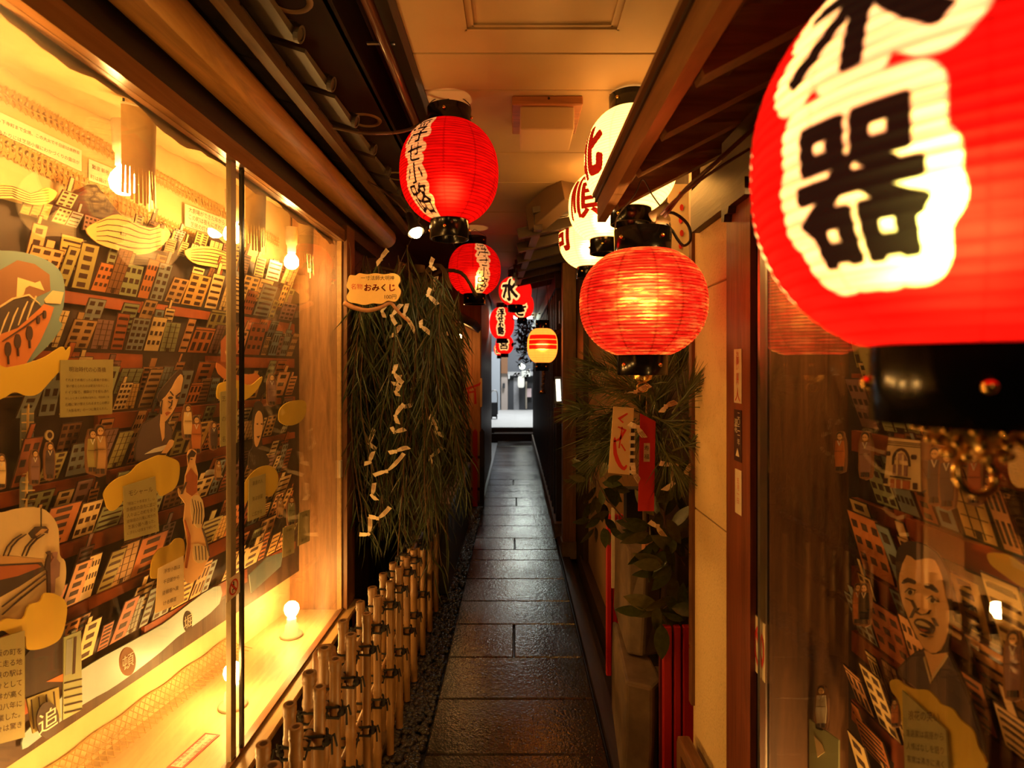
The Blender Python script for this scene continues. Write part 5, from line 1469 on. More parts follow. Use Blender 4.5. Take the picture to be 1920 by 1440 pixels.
# wooden fortune sign and driftwood branch
Ysg = 2.92
def sg(px, py, dy=0): return pix(px, py, Ysg+dy)
so = sg(700, 542)
fr = (so, Vector((1,0,0)), Zu, Vector((0,-1,0)))
def sgp(pts): 
    o = []
    for px, py in pts:
        q = sg(px, py)-so; o.append((q.x, q.z))
    return o
out = smooth_loop([(653,528),(657,517),(668,517),(675,513),(690,515),(705,513),(722,515),(738,513),(749,518),(751,528),(747,536),(752,545),(750,556),(742,566),(728,564),(716,570),(700,569),(684,572),(668,569),(655,566),(651,556),(656,546),(651,538)], 4)
sgn = tag(MB().card(sgp(out), fr, .012).build('hanging_sign', M['signyellow']), 'yellow cloud-shaped board with red Japanese lettering hung before the willow', 'sign')
def sgt(s, px, py, size, mt):
    q = sg(px, py)
    return MB().text(s, (q, Vector((1,0,0)), Zu, Vector((0,-1,0))), size, 0, .0128).build('lettering', mt, sgn)
sgt('一寸法師大明神', 709, 522, .024, M['ink']); sgt('名物', 670, 538, .030, M['signred'])
tb = MB(); q = sg(713, 540)
for dx, dz in ((0,0),(.0012,0),(-.0012,0),(0,.0012),(0,-.0012)):
    tb.text('おみくじ', (q+Vector((dx,0,dz)), Vector((1,0,0)), Zu, Vector((0,-1,0))), .040, 0, .0128)
tb.build('lettering', M['signred'], sgn); sgt('100円', 733, 557, .026, M['ink'])
MB().tube([sg(658,520), sg(657,470)+Vector((0,.0,0)), sg(655,455)], .0012, 5).build('hanging_cord', M['wire'], sgn)
MB().tube(smooth_loop([sg(745,516), sg(752,490,.05), sg(768,455,.2), sg(776,440,.5)], 4, False), .0015, 5).build('hanging_cord', M['wire'], sgn)
mb = MB(); mb.tube(smooth_loop([sg(645,568), sg(665,577), sg(690,582), sg(715,576), sg(732,568), sg(742,578), sg(752,590,.02), sg(768,604,.04)], 4, False), .010, 9, rs=[.013-.007*i/28 for i in range(29)])
tag(mb.build('driftwood_branch', mat('bare_branch', (.42,.19,.07), .5, 'noise', .3, 12), smooth=True), 'bare curved branch fixed under the yellow hanging sign', 'branch')

# tied paper slips
def slip(p, ang, L, wd, label, cat='paper slip', grp='fortune slips tied on the willow', twist=.5, dy=0):
    """a paper strip tied in a knot: one long and one short tail leave the knot at an angle"""
    rs_ = random.Random(int(p.x*9999)+int(p.z*777))
    mb = MB(); n = Vector((0, -1, 0))
    for k, (aa, ln, wv) in enumerate(((ang, .72*L, wd*.62), (ang+math.pi+rs_.choice([-1, 1])*rs_.uniform(.3, 1.2), .42*L, wd*.58))):
        d = Vector((math.cos(aa), 0, math.sin(aa))); s = Vector((-math.sin(aa), 0, math.cos(aa)))
        tw = rs_.uniform(-.5, .5); cv = rs_.uniform(-.25, .25)
        vs = []; K = 5
        for i in range(K+1):
            f = i/K
            c = p + d*(ln*f) + s*(cv*ln*f*f) + n*(.010-.012*f*rs_.uniform(.6, 1.2))
            h = wv*(.28+.72*min(1, f*3.2))*.5
            sv = s*math.cos(tw*f) + n*math.sin(tw*f)
            sh = d*(wv*.25*rs_.choice([-1, 1])) if i == K else Vector((0,0,0))
            vs += [c-sv*h-sh, c+sv*h+sh]
        mb.add(vs, [(2*i, 2*i+2, 2*i+3, 2*i+1) for i in range(K)])
        mb.add([Vector(v)-n*.0015 for v in vs], [(2*i, 2*i+1, 2*i+3, 2*i+2) for i in range(K)])
        if k == 0:
            for q in (-.22, .05, .28):
                c0 = p+d*(ln*.45)+s*(cv*ln*.2+q*wv)+n*.0085; c1 = p+d*(ln*.9)+s*(cv*ln*.81+q*wv)+n*.0065
                mb.add([c0-s*.0010, c1-s*.0010, c1+s*.0010, c0+s*.0010], [(0,1,2,3)], 1)
    mb.obox(p+n*.010, wd*.42, .007, wd*.5, Matrix.Rotation(-ang+.6, 3, 'Y'))
    return tag(mb.build('fortune_slip', [M['slip'], M['slipink']]), label, cat, grp)
SL_ = [(715,487,70,.075),(808,500,85,.06),(814,543,80,.09),(803,554,-40,.085),(717,584,65,.075),(735,593,55,.10),(758,590,-48,.13),(816,627,-8,.085),(790,612,-35,.07),(743,627,75,.07),(739,698,-62,.09),(745,720,70,.06),(784,711,52,.13),(743,735,60,.05),(750,764,12,.085),(742,780,68,.09),(741,810,20,.07),(694,831,80,.10),(808,784,-60,.05),(818,810,85,.09),(743,846,28,.085),(726,883,38,.16),(808,856,35,.10),(694,866,80,.07),(698,928,72,.08),(709,971,30,.10),(692,1000,75,.11)]
order = sorted(range(len(SL_)), key=lambda i: SL_[i][1])
for rank, i in enumerate(order):
    px, py, an, L = SL_[i]
    Yv = 3.02 + .18*((i*7) % 5)/5
    nm_ = f'white paper fortune slip tied on the willow, {ORD[rank]} counting down from its top'
    slip(pix(px, py, Yv), math.radians(an), L*1.1, .036, nm_)

# ================================================================== LEFT FAR: black counter, pickets, poster
ct = thing('black_counter', (-.6, 5.0, 0), 'long low black counter along the left wall beyond the willow', 'counter')
MB().box((-.98, 4.16, .0), (-.47, 5.95, .60)).build('body', M['blackmatte'], ct)
bevel(MB().box((-.99, 4.13, .60), (-.45, 5.98, .643)).build('top', mat('worn_counter_top', (.09,.05,.03), .3, 'noise', .3, 6), ct), .004)
tag(MB().box((-.47+.0005, 4.42, .36), (-.468, 4.55, .52)).build('label_plate', mat('dim_label', (.10,.06,.04), .6)), 'small dim label on the end of the black counter', 'label')
pf = thing('picket_fence', (-.6, 6.75, 0), 'short black and red picket fence in front of the pale wooden shop wall', 'fence')
for k, px in enumerate((852, 866, 878, 891, 904)):
    p = pix(px, 800, 6.8)
    mb = MB(); mb.card([(-.028,.0),(.028,.0),(.028,.86),(.0,.90),(-.028,.86)], (Vector((p.x, 6.8, 0)), Vector((1,0,0)), Zu, Vector((0,-1,0))), .02)
    mb.build('picket', M['blackmatte'] if k != 3 else M['red'], pf)
for z in (.18, .55): MB().box((-.74, 6.8, z), (-.38, 6.82, z+.03)).build('picket_rail', M['blackmatte'], pf)
# poster with a red gate drawing
def ypanel(name, x0, y0, x1, y1, Y, m, label, cat, t=.004):
    a = pix(x0, y1, Y); b = pix(x1, y0, Y)
    o = Vector(((a.x+b.x)/2, Y, (a.z+b.z)/2)); fr = (o, Vector((1,0,0)), Zu, Vector((0,-1,0)))
    wd, ht = (b.x-a.x)/2, (b.z-a.z)/2
    ob = tag(MB().card([(-wd,-ht),(wd,-ht),(wd,ht),(-wd,ht)], fr, t).build(name, m), label, cat)
    return ob, (o+Vector((0,-t-.0006,0)), Vector((1,0,0)), Zu, Vector((0,-1,0))), wd, ht
ob, fr2, wd, ht = ypanel('gate_poster', 856, 709, 904, 763, 7.05, M['cream'], 'cream poster of a red gate on the pale wooden shop wall', 'poster')
mb = MB()
mb.card([(-wd*.4,ht*.28),(0,ht*.40),(wd*.7,ht*.62),(wd*.9,ht*.75),(wd*.85,ht*.5),(0,ht*.22),(-wd*.4,ht*.14)], fr2, .0008)
mb.card([(-wd*.2,ht*.05),(wd*.5,ht*.14),(wd*.5,ht*.02),(-wd*.2,-ht*.07)], fr2, .0008)
mb.card([(-wd*.12,ht*.2),(wd*.0,ht*.2),(-wd*.02,-ht*.8),(-wd*.2,-ht*.8)], fr2, .0007); mb.card([(wd*.38,ht*.3),(wd*.5,ht*.3),(wd*.58,-ht*.8),(wd*.38,-ht*.8)], fr2, .0007)
mb.build('gate_drawing', M['red'], ob)
# boards of the pale wall
wl3 = [o for o in bpy.data.objects if o.name.startswith('wall_left') and o.data.materials[0] == M['pine_z']][0]
for k in range(6):
    x0 = -1.02+.102*k
    bevel(MB().box((x0, 7.045, .0), (x0+.098, 7.06, 2.75)).build('wall_board', M['pine_z'], wl3), .003)
for k in range(9):
    bevel(MB().box((-.415, 7.06+.35*k, 0), (-.402, 7.06+.35*k+.345, 2.75)).build('wall_board', M['brown_z'], wl3), .003)
# small dark eave beyond the second lantern, left
t = thing('shop_eave', (-.6, 6.3, 2.1), 'small dark tiled shop eave on the left beyond the willow', 'roof')
MB().beam((-.98, 6.4, 2.32), (-.42, 6.4, 2.02), 1.0, .03, (0,0,1)).build('roof_board', M['dark_x'], t)
for k in range(8):
    MB().tube([(-.98, 5.95+.13*k, 2.36), (-.40, 5.95+.13*k, 2.05)], .035, 10).build('roof_tile', M['tile'], t, True)

# ================================================================== RIGHT MIDDLE: dark tiled roof, posts, noren
t = thing('gable_eave', (.4, 4.6, 2.45), 'dark tiled roof edge under the ceiling on the right, mid alley', 'roof')
for k in range(13):
    y = 3.55+.22*k; x = .11-.06*(y-3.5)
    MB().beam((x, y, H+.93-.012*k*.3), (.44, y, H+.985), .20, .035, (0,0,1)).build('roof_tile', M['tile'], t)
    MB().tube([(x-.01, y+.1, H+.95-.012*k*.3), (.44, y+.1, H+1.0)], .033, 8).build('ridge_tile', M['tile'], t, True)
for k in range(7):
    y = 3.6+.42*k
    MB().beam((.02, y, H+.82), (.45, y, H+.92), .05, .06, (0,0,1)).build('rafter', M['dark_x'], t)
MB().beam((.14, 3.5, H+.87), (-.01, 6.4, H+.84), .05, .09, (0,0,1)).build('fascia_board', M['dark_y'], t)
tag(bevel(MB().beam(pix(1000, 412, 3.6), pix(1068, 352, 3.3), .10, .16, (0,0,1)).build('duct_box', mat('dull_beige_box', (.20,.12,.06), .7)), .004), 'slanting pale boxed duct under the ceiling right of the lanterns', 'duct')
struct(MB().box((.40, 5.2, 2.0), (.95, 5.32, 2.2)).build('beam', M['dark_x']))
p = pix(1062, 600, 5.0)
pst = thing('timber_post', (.46, 5.0, 0), 'thick dark timber post beside the dark curtain, right of the paving', 'post')
MB().box((.405, 4.93, .0), (.515, 5.07, 2.5)).build('post', M['brown_z'], pst)
MB().box((.395, 4.91, 0), (.518, 5.09, .14)).build('base', M['stone'], pst)
# noren curtain with orange lettering on a beaded rope pole
nr = thing('noren_curtain', (.44, 5.9, 1.3), 'dark cloth shop curtain with orange brush writing hung on a beaded rail, right', 'curtain')
def npt(px, py, Y=5.6): return pix(px, py, Y)
for k, (x0, x1) in enumerate(((1040, 1063), (1065, 1090))):
    vs = []; fs = []
    for i in range(9):
        for j in range(7):
            q = npt(x0+(x1-x0)*j/6 - (6-j)*.5*i/8, 618-(x0-1040)*.35+ (96)*i/8, 5.6); q.y += .012*math.sin(j*2.1+k); vs.append(q)
    for i in range(8):
        for j in range(6): fs.append((i*7+j, i*7+j+1, (i+1)*7+j+1, (i+1)*7+j))
    mb = MB(); mb.add(vs, fs); mb.build('cloth', mat('black_cloth', (.016,.008,.007), .85), nr, True)
tb = MB()
for i, ch in enumerate('小路'):
    tb.text(ch, (npt(1072, 648+30*i, 5.575), Vector((1,0,0)), Zu, Vector((0,-1,0))), .15)
tb.build('lettering', mat('orange_dye', (.45,.13,.03), .8), nr)
mb = MB()
ra, rb_ = npt(1043, 625, 5.56), npt(1092, 596, 5.56)
for k in range(12): mb.ball(ra.lerp(rb_, k/11), .017, 0, 8, 6)
mb.tube([ra, rb_], .006, 6); mb.build('beaded_rail', mat('brown_beads', (.20,.08,.04), .35), nr, True)
# dangling bell cord under the striped lantern
t = thing('bell_cord', pix(1020, 690, 6.6), 'dangling cord of small bells and beads under the striped lantern', 'bells')
mb = MB()
for k in range(9): mb.ball(pix(1021-.6*k+(k%2)*2, 688+4.6*k, 6.6), .016, 0, 8, 6)
mb.build('beads', mat('dull_brass', (.30,.2,.12), .35, metal=.7), t, True)
MB().tube([pix(1020, 690, 6.6), pix(1022, 640, 6.55), pix(1028, 560, 6.5)], .005, 5).build('cord', M['cord'], t)
MB().lathe([(.0001,.05),(.025,.035),(.042,0),(.0001,.002)], pix(1017, 738, 6.6), 14).build('bell', M['brass'], t, True)
# slim wall lamp
t = thing('wall_lamp', pix(1047, 755, 5.5), 'slim white vertical tube lamp glowing on the dark right wall', 'lamp')
MB().tube([pix(1048, 752, 5.38), pix(1046, 711, 5.38)], .021, 12).build('tube', mat('lit_tube', (1,.95,.8), .4, emit=2.2, ecol=(1,.90,.66)), t, True)
a, b = pix(1040, 756, 5.42), pix(1056, 706, 5.42)
MB().box((a.x, 5.405, a.z), (b.x, 5.43, b.z)).build('back_plate', M['blackmatte'], t)
a = pix(1044, 760, 5.4); tag(MB().box((a.x-.03, 5.36, a.z-.16), (a.x+.05, 5.40, a.z-.02)).build('meter_box', mat('dark_red_box', (.12,.02,.012), .5)), 'dark red box under the slim wall lamp', 'box')
# lattice of dark posts along the right wall
lt = thing('lattice_front', (.42, 8, 0), 'dark timber lattice shopfront along the right side of the far alley', 'shopfront')
for k in range(26):
    y = 5.6+.285*k
    MB().box((.395, y, .12), (.46, y+.075, 2.35)).build('lattice_bar', M['dark_z'], lt)
MB().box((.375, 5.5, 0.0), (.46, 12.95, .14)).build('base_rail', M['stone'], lt)
MB().box((.38, 5.5, 2.35), (.46, 12.95, 2.5)).build('top_rail', M['dark_y'], lt)
for k, y in enumerate((8.4,)):
    pass
a = pix(1004, 738, 8.0); tag(MB().box((.372, 8.0, 1.25), (.392, 8.7, 1.85)).build('wood_board', mat('tan_board', (.30,.17,.06), .5)), 'tan upright wooden nameplate on the far lattice front', 'plate')
# hanging greenery and dim signs above the far opening
fg = thing('hanging_greenery', (.12, 8.6, 2.0), 'dark hanging leafy plant above the far end of the alley', 'plant')
gl = MB(); rg = random.Random(9)
for i in range(420):
    c = pix(rg.gauss(987, 11), rg.gauss(640, 24), rg.uniform(8.2, 9.0))
    d = Vector((rg.uniform(-1,1), rg.uniform(-1,1), rg.uniform(-1,.3))).normalized(); s = d.cross(Vector((.3,.2,1))).normalized()*.022
    gl.add([c, c+d*.04+s, c+d*.09, c+d*.04-s], [(0,1,2,3)])
tag(gl.build('foliage', M['leaf'], fg), None, None, kind='stuff')
MB().tube([pix(995, 590, 8.6), pix(985, 630, 8.6), pix(982, 668, 8.6)], .008, 6).build('vine', M['stem'], fg)

# ================================================================== RIGHT RECESS: new year pine, banners, red fence, stones
# red slatted fence
sf = thing('red_fence', (.6, 2.15, 0), 'red painted upright boards low beside the pale plaster pier', 'fence')
for k, (x0, x1) in enumerate(((.540, .572), (.580, .605), (.612, .66))):
    bevel(MB().box((x0, 2.13, 0), (x1, 2.155, .66-.0*k)).build('red_board', M['red'], sf), .004)
MB().box((.535, 2.157, .1), (.665, 2.18, .62)).build('backing_board', mat('deep_red_board', (.12,.008,.006), .6), sf)
for k, (x0, y0) in enumerate(((.50, 2.95), (.50, 2.96), (.50, 2.955))):
    bevel(MB().box((.462+.030*k, y0, .05), (.488+.030*k, y0+.03, .86)).build('red_board', M['red'], sf), .003)
tag(MB().box((.484, 2.93, .50), (.5, 2.94, .9)).build('paper_strip', M['slip']), 'long torn paper strip with faded red writing on the far red boards', 'paper')
# rough stones
def rock(verts_xy, z0, z1, lean, label, seed):
    rr = random.Random(seed); n = len(verts_xy); vs = []
    for q, z in enumerate((z0, z0+(z1-z0)*.5, z1)):
        for x, y in verts_xy:
            vs.append((x+lean*(z-z0)+rr.uniform(-.006,.006), y+rr.uniform(-.01,.01), z+rr.uniform(-.008,.008)))
    fs = [tuple(reversed(range(n)))]
    for l in (0, n):
        for i in range(n): fs.append((l+i, l+(i+1)%n, l+n+(i+1)%n, l+n+i))
    fs.append(tuple(range(2*n, 3*n)))
    mb = MB(); mb.add(vs, fs)
    return tag(bevel(mb.build('standing_stone', M['stone']), .012, 2), label, 'stone', 'rough stones beside the paving')
rock([(.41,2.22),(.50,2.18),(.54,2.22),(.54,2.6),(.45,2.75)], 0, .42, .03, 'low rough stone block at the foot of the red boards, nearest the camera', 1)
rock([(.455,2.40),(.52,2.36),(.60,2.40),(.62,2.75),(.48,2.85)], .43, .86, .02, 'tall rough upright stone behind the low stone block', 2)
rock([(.545,2.17),(.63,2.17),(.64,2.36),(.55,2.36)], .0, .40, .0, 'dark square stone set behind the red boards', 3)
# black post with red foot
t = thing('banner_post', (.53, 3.0, 0), 'black post with a red cloth foot behind the standing stone', 'post')
MB().box((.535, 2.80, .72), (.61, 2.88, 1.02)).build('post', M['blackmatte'], t); MB().box((.53, 2.79, .0), (.61, 2.88, .72)).build('red_foot', M['red'], t)
# red paper banner with stamps
Yb = 2.16
def rp(px, py, Y=Yb): return pix(px, py, Y)
bn = tag(MB().card([((rp(x, y)-rp(1212, 870)).x, (rp(x, y)-rp(1212, 870)).z) for x, y in ((1196,958),(1226,958),(1229,790),(1200,775))], (rp(1212,870), Vector((1,0,0)), Zu, Vector((0,-1,0))), .003).build('red_banner', M['redpaper']), 'long red paper banner with a white stamp, hanging in the pine arrangement', 'banner')
mb = MB(); fr = (rp(1212,848), Vector((1,0,0)), Zu, Vector((0,-1,0)))
mb.card([(-.011,-.034),(.011,-.034),(.012,.034),(-.010,.034)], (fr[0]+Vector((0,-.003,0)),)+fr[1:], .001); mb.build('stamp', M['white'], bn)
MB().text('寿', (rp(1212,840)+Vector((0,-.0045,0)),)+fr[1:], .020).build('lettering', M['ink'], bn); MB().text('福', (rp(1212,856)+Vector((0,-.0045,0)),)+fr[1:], .020).build('lettering', M['ink'], bn)
# white plaque with red brush stroke
pq = thing('brush_plaque', rp(1163, 888, 2.12), 'cream plaque with a red brushed character and a perforated edge, in the pine arrangement', 'sign')
o = rp(1163, 830, 2.12); fr = (o, Vector((1,0,0)), Zu, Vector((0,-1,0)))
def q2(pts, Y=2.12):
    return [((pix(x, y, Y)-o).x, (pix(x, y, Y)-o).z) for x, y in pts]
MB().card(q2([(1140,886),(1183,890),(1188,765),(1150,762)]), fr, .006).build('board', M['cream'], pq)
mb = MB(); f3 = (o+Vector((0,-.0062,0)),)+fr[1:]
mb.card(q2(line([(1176,775),(1160,785),(1168,792)], 6)), f3, .001); mb.card(q2(line([(1158,800),(1172,806),(1162,822),(1150,828)], 5)), f3, .001)
mb.card(q2(smooth_loop(line([(1152,822),(1153,850),(1162,872),(1170,878),(1174,872)], 7), 2)), f3, .001); mb.card(q2(line([(1164,832),(1172,845)], 5)), f3, .001); mb.card(q2(line([(1166,800),(1160,840)], 5)), f3, .001)
mb.build('brush_character', M['signred'], pq)
MB().card(q2([(1183,790),(1189,790),(1186,890),(1180,890)]), (o+Vector((0,-.0058,0)),)+fr[1:], .001).build('black_edge', M['ink'], pq)
mb = MB()
for k in range(7): mb.card(q2([(1179,797+14*k),(1190,797+14*k),(1190,803+14*k),(1179,803+14*k)]), f3, .0016)
mb.build('perforations', M['white'], pq)
# small wooden charm box
t = thing('charm_box', rp(1226, 1052, 2.3), 'small wooden box with a red seal among the broad leaves', 'box')
a, b = rp(1209, 1052, 2.3), rp(1243, 1022, 2.3)
bevel(MB().box((a.x, 2.3, a.z), (b.x, 2.36, b.z)).build('box', mat('orange_box_wood', (.42,.17,.06), .5), t), .002)
MB().card([(-.014,-.022),(.008,-.022),(.008,.024),(-.014,.024)], (Vector((a.x+.018, 2.2995, (a.z+b.z)/2)), Vector((1,0,0)), Zu, Vector((0,-1,0))), .001).build('label', M['slip'], t)
MB().card([(x*.55, y*.55) for x, y in ell(0, 0, .014, .02, 12)], (Vector((a.x+.015, 2.298, (a.z+b.z)/2)), Vector((1,0,0)), Zu, Vector((0,-1,0))), .0008).build('seal', M['signred'], t)
# pine
pn = thing('pine_arrangement', (.55, 2.5, 0), 'new year arrangement of long-needled pine sprays under the plain red lantern', 'plant')
rn = random.Random(3)
MB().tube(smooth_loop([(.56,2.5,.75),(.55,2.46,1.1),(.52,2.4,1.35),(.53,2.38,1.6)], 4, False), .012, 8).build('stem', M['stem'], pn, True)
tufts = [(1150,775,2.25,215,150),(1120,730,2.35,160,110),(1200,760,2.15,120,150),(1235,735,2.2,70,140),(1290,760,2.1,40,120),(1262,800,2.1,330,150),(1235,830,2.12,280,140),(1290,830,2.1,350,110),(1160,800,2.2,205,160),(1170,700,2.4,120,110),(1275,690,2.3,85,120),(1125,690,2.5,170,90),(1215,790,2.1,250,120),(1100,770,2.5,185,90),(1250,860,2.15,275,110),(1110,880,2.7,215,70),(1300,790,2.06,15,100),(1285,740,2.0,60,120),(1300,830,2.05,20,100),(1240,790,2.05,95,130),(1180,730,2.05,160,120),(1215,720,2.1,110,110),(1150,830,2.1,215,130),(1260,870,2.05,300,90)]
for px, py, Y, deg, Lp in tufts:
    if 1135 <= px <= 1242 and py >= 755: Y += .22
    c = pix(px, py, Y); mb = MB()
    ax = Vector((math.cos(math.radians(deg)), rn.uniform(-.5,.1), math.sin(math.radians(deg)))).normalized()
    st = c - ax*.03
    mb.tube([st - ax*.05, c+ax*.04], .004, 5)
    for i in range(85):
        s = rn.random(); p0 = c + ax*(-.05+.09*s)
        d = (ax + Vector((rn.gauss(0,.42), rn.gauss(0,.42), rn.gauss(0,.42)))).normalized()
        L = Lp*Y/F*rn.uniform(.45,.75); sd = d.cross(Vector((rn.uniform(-1,1),-1,rn.uniform(-1,1)))).normalized()*.0016
        e = p0 + d*L + Vector((0,0,-.012))
        md = p0 + d*L*.5
        mb.add([p0-sd, p0+sd, md+sd, md-sd, e], [(0,1,2,3),(3,2,4)])
    mb.build('pine_spray', M['needle'], pn)
# broad leaves: each leaf its own part
lv = thing('broadleaf_sprig', (.58, 2.4, .6), 'dark glossy broad-leaved sprigs below the pine sprays, right of the standing stone', 'plant')
lsrc = None
def leaf(px, py, Y, deg, Lpx, m, yaw=0.0):
    global lsrc
    key = m.name
    if lsrc is None: lsrc = {}
    if key not in lsrc:
        mb = MB(); vs = []; fs = []
        n = 6
        for i in range(n+1):
            s = i/n; wv = .5*.42*math.sin(math.pi*s**.85)**.8 if 0 < s < 1 else .004
            z = -.10*s*s
            vs += [(s, -wv, z+.05*wv), (s, 0, z-.02), (s, wv, z+.05*wv)]
        for i in range(n):
            for j in range(2): fs.append((3*i+j, 3*i+j+1, 3*i+4+j, 3*i+3+j))
        mb.add(vs, fs)
        o = mb.build('leaf', m, lv, True, None); o.data.transform(Matrix.Translation(wl(lv))); lsrc[key] = o; o2 = o
    else:
        o2 = lsrc[key].copy(); COL.objects.link(o2)
    o2.parent = lv; o2.location = pix(px, py, Y)-wl(lv)
    s = Lpx*Y/F; o2.scale = (s, s, s)
    o2.rotation_euler = (math.radians(70+rn.uniform(-25,25)), math.radians(-deg), yaw)
LV = []
for cx, cy_, n, sp, Y, L in ((1122,905,24,38,2.65,40),(1130,970,10,28,2.6,38),(1250,1000,26,40,2.2,58),(1262,900,12,26,2.25,50),(1240,1140,12,30,2.15,62),(1262,1060,10,24,2.18,56),(1275,1150,6,16,2.16,54)):
    for i in range(n):
        a = rn.uniform(0, 360); r = sp*rn.random()**.5
        LV.append((cx+r*math.cos(math.radians(a)), cy_-r*math.sin(math.radians(a))*1.1, Y+rn.uniform(-.06,.06), (a if rn.random()<.7 else rn.uniform(150,330)), L*rn.uniform(.75,1.15)))
for px, py, Y, deg, L in LV:
    px = min(px, 1288)
    leaf(px, py, Y, deg, L, M['leaf2'] if rn.random() < .28 else M['leaf'], rn.uniform(-.4,.4))
mb = MB()
for pts in ([(1290,1110),(1262,1128),(1235,1150)], [(1285,1060),(1255,1010),(1245,960)], [(1175,980),(1135,930),(1115,890)], [(1285,1150),(1265,1140),(1240,1120)], [(1262,1000),(1225,1010),(1205,1000)]):
    mb.tube(smooth_loop([pix(x, y, 2.2) for x, y in pts], 4, False), .003, 5)
mb.build('twigs', M['stem'], lv)
# slips on the pine
for k, (px, py, an, L, wh) in enumerate(((1190,735,25,.075,'just under the gold lantern fitting'),(1247,762,30,.055,'in the middle of the sprays'),(1256,870,-50,.075,'above the hanging long tail'),(1260,905,88,.085,'hanging longest beside the pier'),(1231,985,-65,.06,'above the charm box'),(1194,800,-60,.06,'beside the brush plaque'),(1187,885,-55,.05,'at the foot of the brush plaque'),(1285,885,60,.05,'nearest the pier edge'))):
    slip(pix(px, py, 2.06), math.radians(an), L*1.1, .030, 'white paper fortune slip tied on the pine, ' + wh, grp='fortune slips tied on the pine')
# handrail end
t = thing('handrail', (.6, 2.0, .3), 'short worn wooden handrail end at the foot of the plaster pier', 'rail')
mb = MB(); a, b = pix(1281, 1392, 2.03), pix(1320, 1470, 1.80)
bevel(mb.beam(a, b, .045, .05, (0,0,1)).build('rail', M['brown_y'], t), .008, 2)
MB().box((a.x-.02, 1.99, .0), (a.x+.025, 2.04, a.z)).build('rail_post', M['brown_z'], t)
# lit cloth sign with red marks between lantern and pier
a, b = pix(1262, 480, 2.5), pix(1312, 345, 2.5)
cl_ = tag(MB().box((a.x-.02, 2.5, a.z-.05), (b.x, 2.515, b.z)).build('hanging_cloth', mat('pale_cloth', (.80,.62,.34), .8)), 'pale hanging cloth with red marks behind the plain red lantern', 'cloth')
for k in range(6): MB().card(ell(0, 0, .008, .014, 10), (pix(1276+2*(k % 2), 365+24*k, 2.495), Vector((1,0,0)), Zu, Vector((0,-1,0))), .001).build('red_mark', M['signred'], cl_)
# cables and taped joint under the eave
tag(MB().tube(smooth_loop([(.60,1.5,2.16),(.50,1.52,2.10),(.44,1.60,2.06),(.42,1.68,2.04)], 5, False), .004, 6).tube(smooth_loop([(.62,1.46,2.22),(.52,1.50,2.13),(.46,1.58,2.08),(.43,1.68,2.035)], 5, False), .006, 7).build('lamp_cable', mat('brown_cable', (.10,.03,.015), .4)), 'brown lamp cables running under the plank eave rafters to the plain red lantern', 'cable')
tag(MB().tube(smooth_loop([(.43,1.72,2.05),(.47,1.74,2.06),(.515,1.75,2.03),(.525,1.75,1.985),(.505,1.75,1.965),(.485,1.75,1.985),(.47,1.75,2.01),(.445,1.74,2.03)], 5, False), .0045, 7).build('lamp_cable', M['cable']), 'loop of black cable hanging beside the plain red lantern top', 'cable')
tag(MB().tube([(.405,1.735,2.045),(.43,1.735,2.062),(.455,1.735,2.078)], .016, 10).tube([(.42,1.72,2.03),(.452,1.73,2.04)], .013, 9).build('taped_joint', mat('tan_tape', (.36,.22,.10), .6), smooth=True), 'tan taped cable joint above the plain red lantern', 'joint')

# ================================================================== STREET BEYOND THE ALLEY
st = struct(MB().box((-4, 13.05, .0), (4, 19, .275)).build('street', mat('pale_pavement', (.62,.62,.60), .5, 'noise', .06, 3)))
for i in range(8):
    for j in range(7):
        bevel(MB().box((-2.0+.5*i+.006, 13.06+.85*j+.006, .275), (-2.0+.5*i+.494, 13.06+.85*j+.844, .283)).build('paving_stone', mat('pale_pavement', (.62,.62,.60), .5, 'noise', .06, 3), st), .003)
struct(MB().box((-.7, 12.90, -.05), (.5, 12.96, .16)).build('step_1', M['dark_x']))
struct(MB().box((-.45, 12.96, -.05), (.5, 13.02, .175)).build('step_2', mat('pale_pavement', (.62,.62,.60), .5)))
struct(MB().box((-.7, 13.02, .0), (.5, 13.06, .275)).build('step_3', M['dark_x']))
fc = thing('building_front', (0, 18.6, .28), 'grey building front across the bright street at the alley end', 'building')
Yf = 18.6
def fb(x0, y0, x1, y1, m, nme, dy=0, t_=.08):
    a, b = pix(x0, y1, Yf), pix(x1, y0, Yf)
    MB().box((a.x, Yf-dy-t_, a.z), (b.x, Yf-dy, b.z)).build(nme, m, fc)
g1 = mat('grey_wall_paint', (.16,.17,.19), .7); g2 = mat('charcoal_door', (.045,.048,.055), .5); g3 = mat('light_grey_trim', (.45,.45,.45), .6); g4 = mat('grey_stone_face', (.26,.26,.27), .7, 'noise', .25, 3, .3)
fb(860, 560, 1080, 768, g1, 'upper_wall', -.1, .1)
fb(921, 660, 938, 768, mat('grey_pillar', (.42,.46,.50), .6), 'pillar', .3)
fb(940, 668, 952, 768, mat('pinkish_panel', (.46,.38,.33), .6), 'side_panel', .15)
fb(940, 662, 952, 700, mat('brown_shutter', (.28,.13,.06), .6), 'shutter', .24)
fb(943, 718, 947, 727, g2, 'letter_box', .26)
fb(952, 697, 1000, 704, g3, 'lintel', .2)
fb(952, 704, 1000, 768, mat('dark_recess', (.03,.03,.032), .7), 'recess', 0)
fb(952, 712, 963, 768, g2, 'door', .05); fb(963, 708, 973, 768, g4, 'stone_face', .06); fb(973, 722, 984, 768, g2, 'door', .05)
fb(985, 715, 988, 766, mat('tan_frame', (.36,.31,.24), .6), 'door_frame', .1)
fb(988, 728, 996, 744, mat('pale_pink_sign', (.6,.45,.45), .6), 'notice_board', .12)
fb(953, 702, 956, 710, mat('white_switch', (.7,.7,.68), .5), 'wall_box', .22)
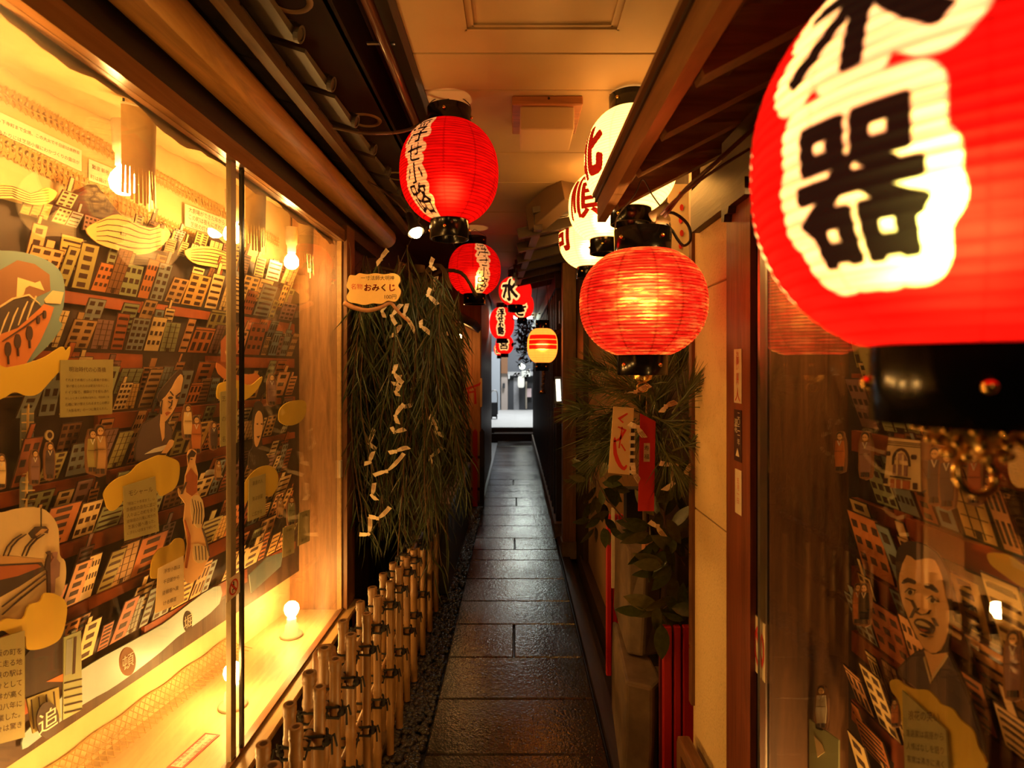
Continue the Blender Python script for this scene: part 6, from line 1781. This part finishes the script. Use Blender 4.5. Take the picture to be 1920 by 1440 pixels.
wsn = tag(MB().box((pix(978,0,18.1).x, 18.1, pix(0,706,18.1).z), (pix(994,0,18.1).x, 18.13, pix(0,695,18.1).z)).build('shop_sign', mat('white_sign_board', (.66,.68,.62), .5, emit=.25)), 'small white shop sign with dark figure across the street', 'sign')
mb = MB(); mb.text('大', (pix(987, 700, 18.095), Vector((1,0,0)), Zu, Vector((0,-1,0))), .17); mb.build('lettering', M['ink'], wsn)
lw = lantern(pix(977, 716, 18.2), .105, .36, .05, .05, 'white cylindrical lantern on the grey building across the street', lantern_mat('white_lantern_paper', (.9,.9,.82), INK, None, glow=.85, trans=.1, ribdark=.2, streak=.02), None, 0, (.02, .02), 10, 32, 3, 0, None, .05, False, flat=4.0, grp=None)
t = thing('street_lamp', pix(979, 687, 17.6), 'bright white round lamp glaring above the shop sign across the street', 'lamp')
c = pix(979, 687, 17.6)
MB().ball(c, .085, 0, 16, 10).build('globe', mat('white_lamp_globe', (1,1,.95), .4, emit=14, ecol=(.95,1,.80)), t, True)
MB().tube([c+Vector((0,.05,.05)), c+Vector((0,.9,.12))], .02, 8).build('arm', M['wire'], t)
t = thing('hand_cart', pix(928, 783, 15.2), 'dark folding hand cart parked on the street at the left of the opening', 'cart')
o = pix(927, 783, 15.2); o.z = .285
MB().tube(smooth_loop([o+Vector((-.09,0,.3)), o+Vector((-.09,0,.62)), o+Vector((-.05,0,.72)), o+Vector((.04,0,.72)), o+Vector((.08,0,.62)), o+Vector((.08,0,.3))], 4, False), .012, 8).build('handle', M['steel'], t, True)
MB().box(o+Vector((-.10,-.1,.12)), o+Vector((.09,.1,.42))).build('body', mat('dark_cart_cloth', (.02,.02,.022), .7), t)
for dx in (-.07, .06): MB().lathe([(.0001,-.015),(.05,-.015),(.05,.015),(.0001,.015)], o+Vector((dx,0,.05)), 14, axis=Matrix(((0,0,1),(0,1,0),(-1,0,0)))).build('wheel', M['blackmatte'], t)
MB().box(o+Vector((-.075,-.03,.05)), o+Vector((.065,.03,.14))).build('axle_bracket', M['blackmatte'], t)
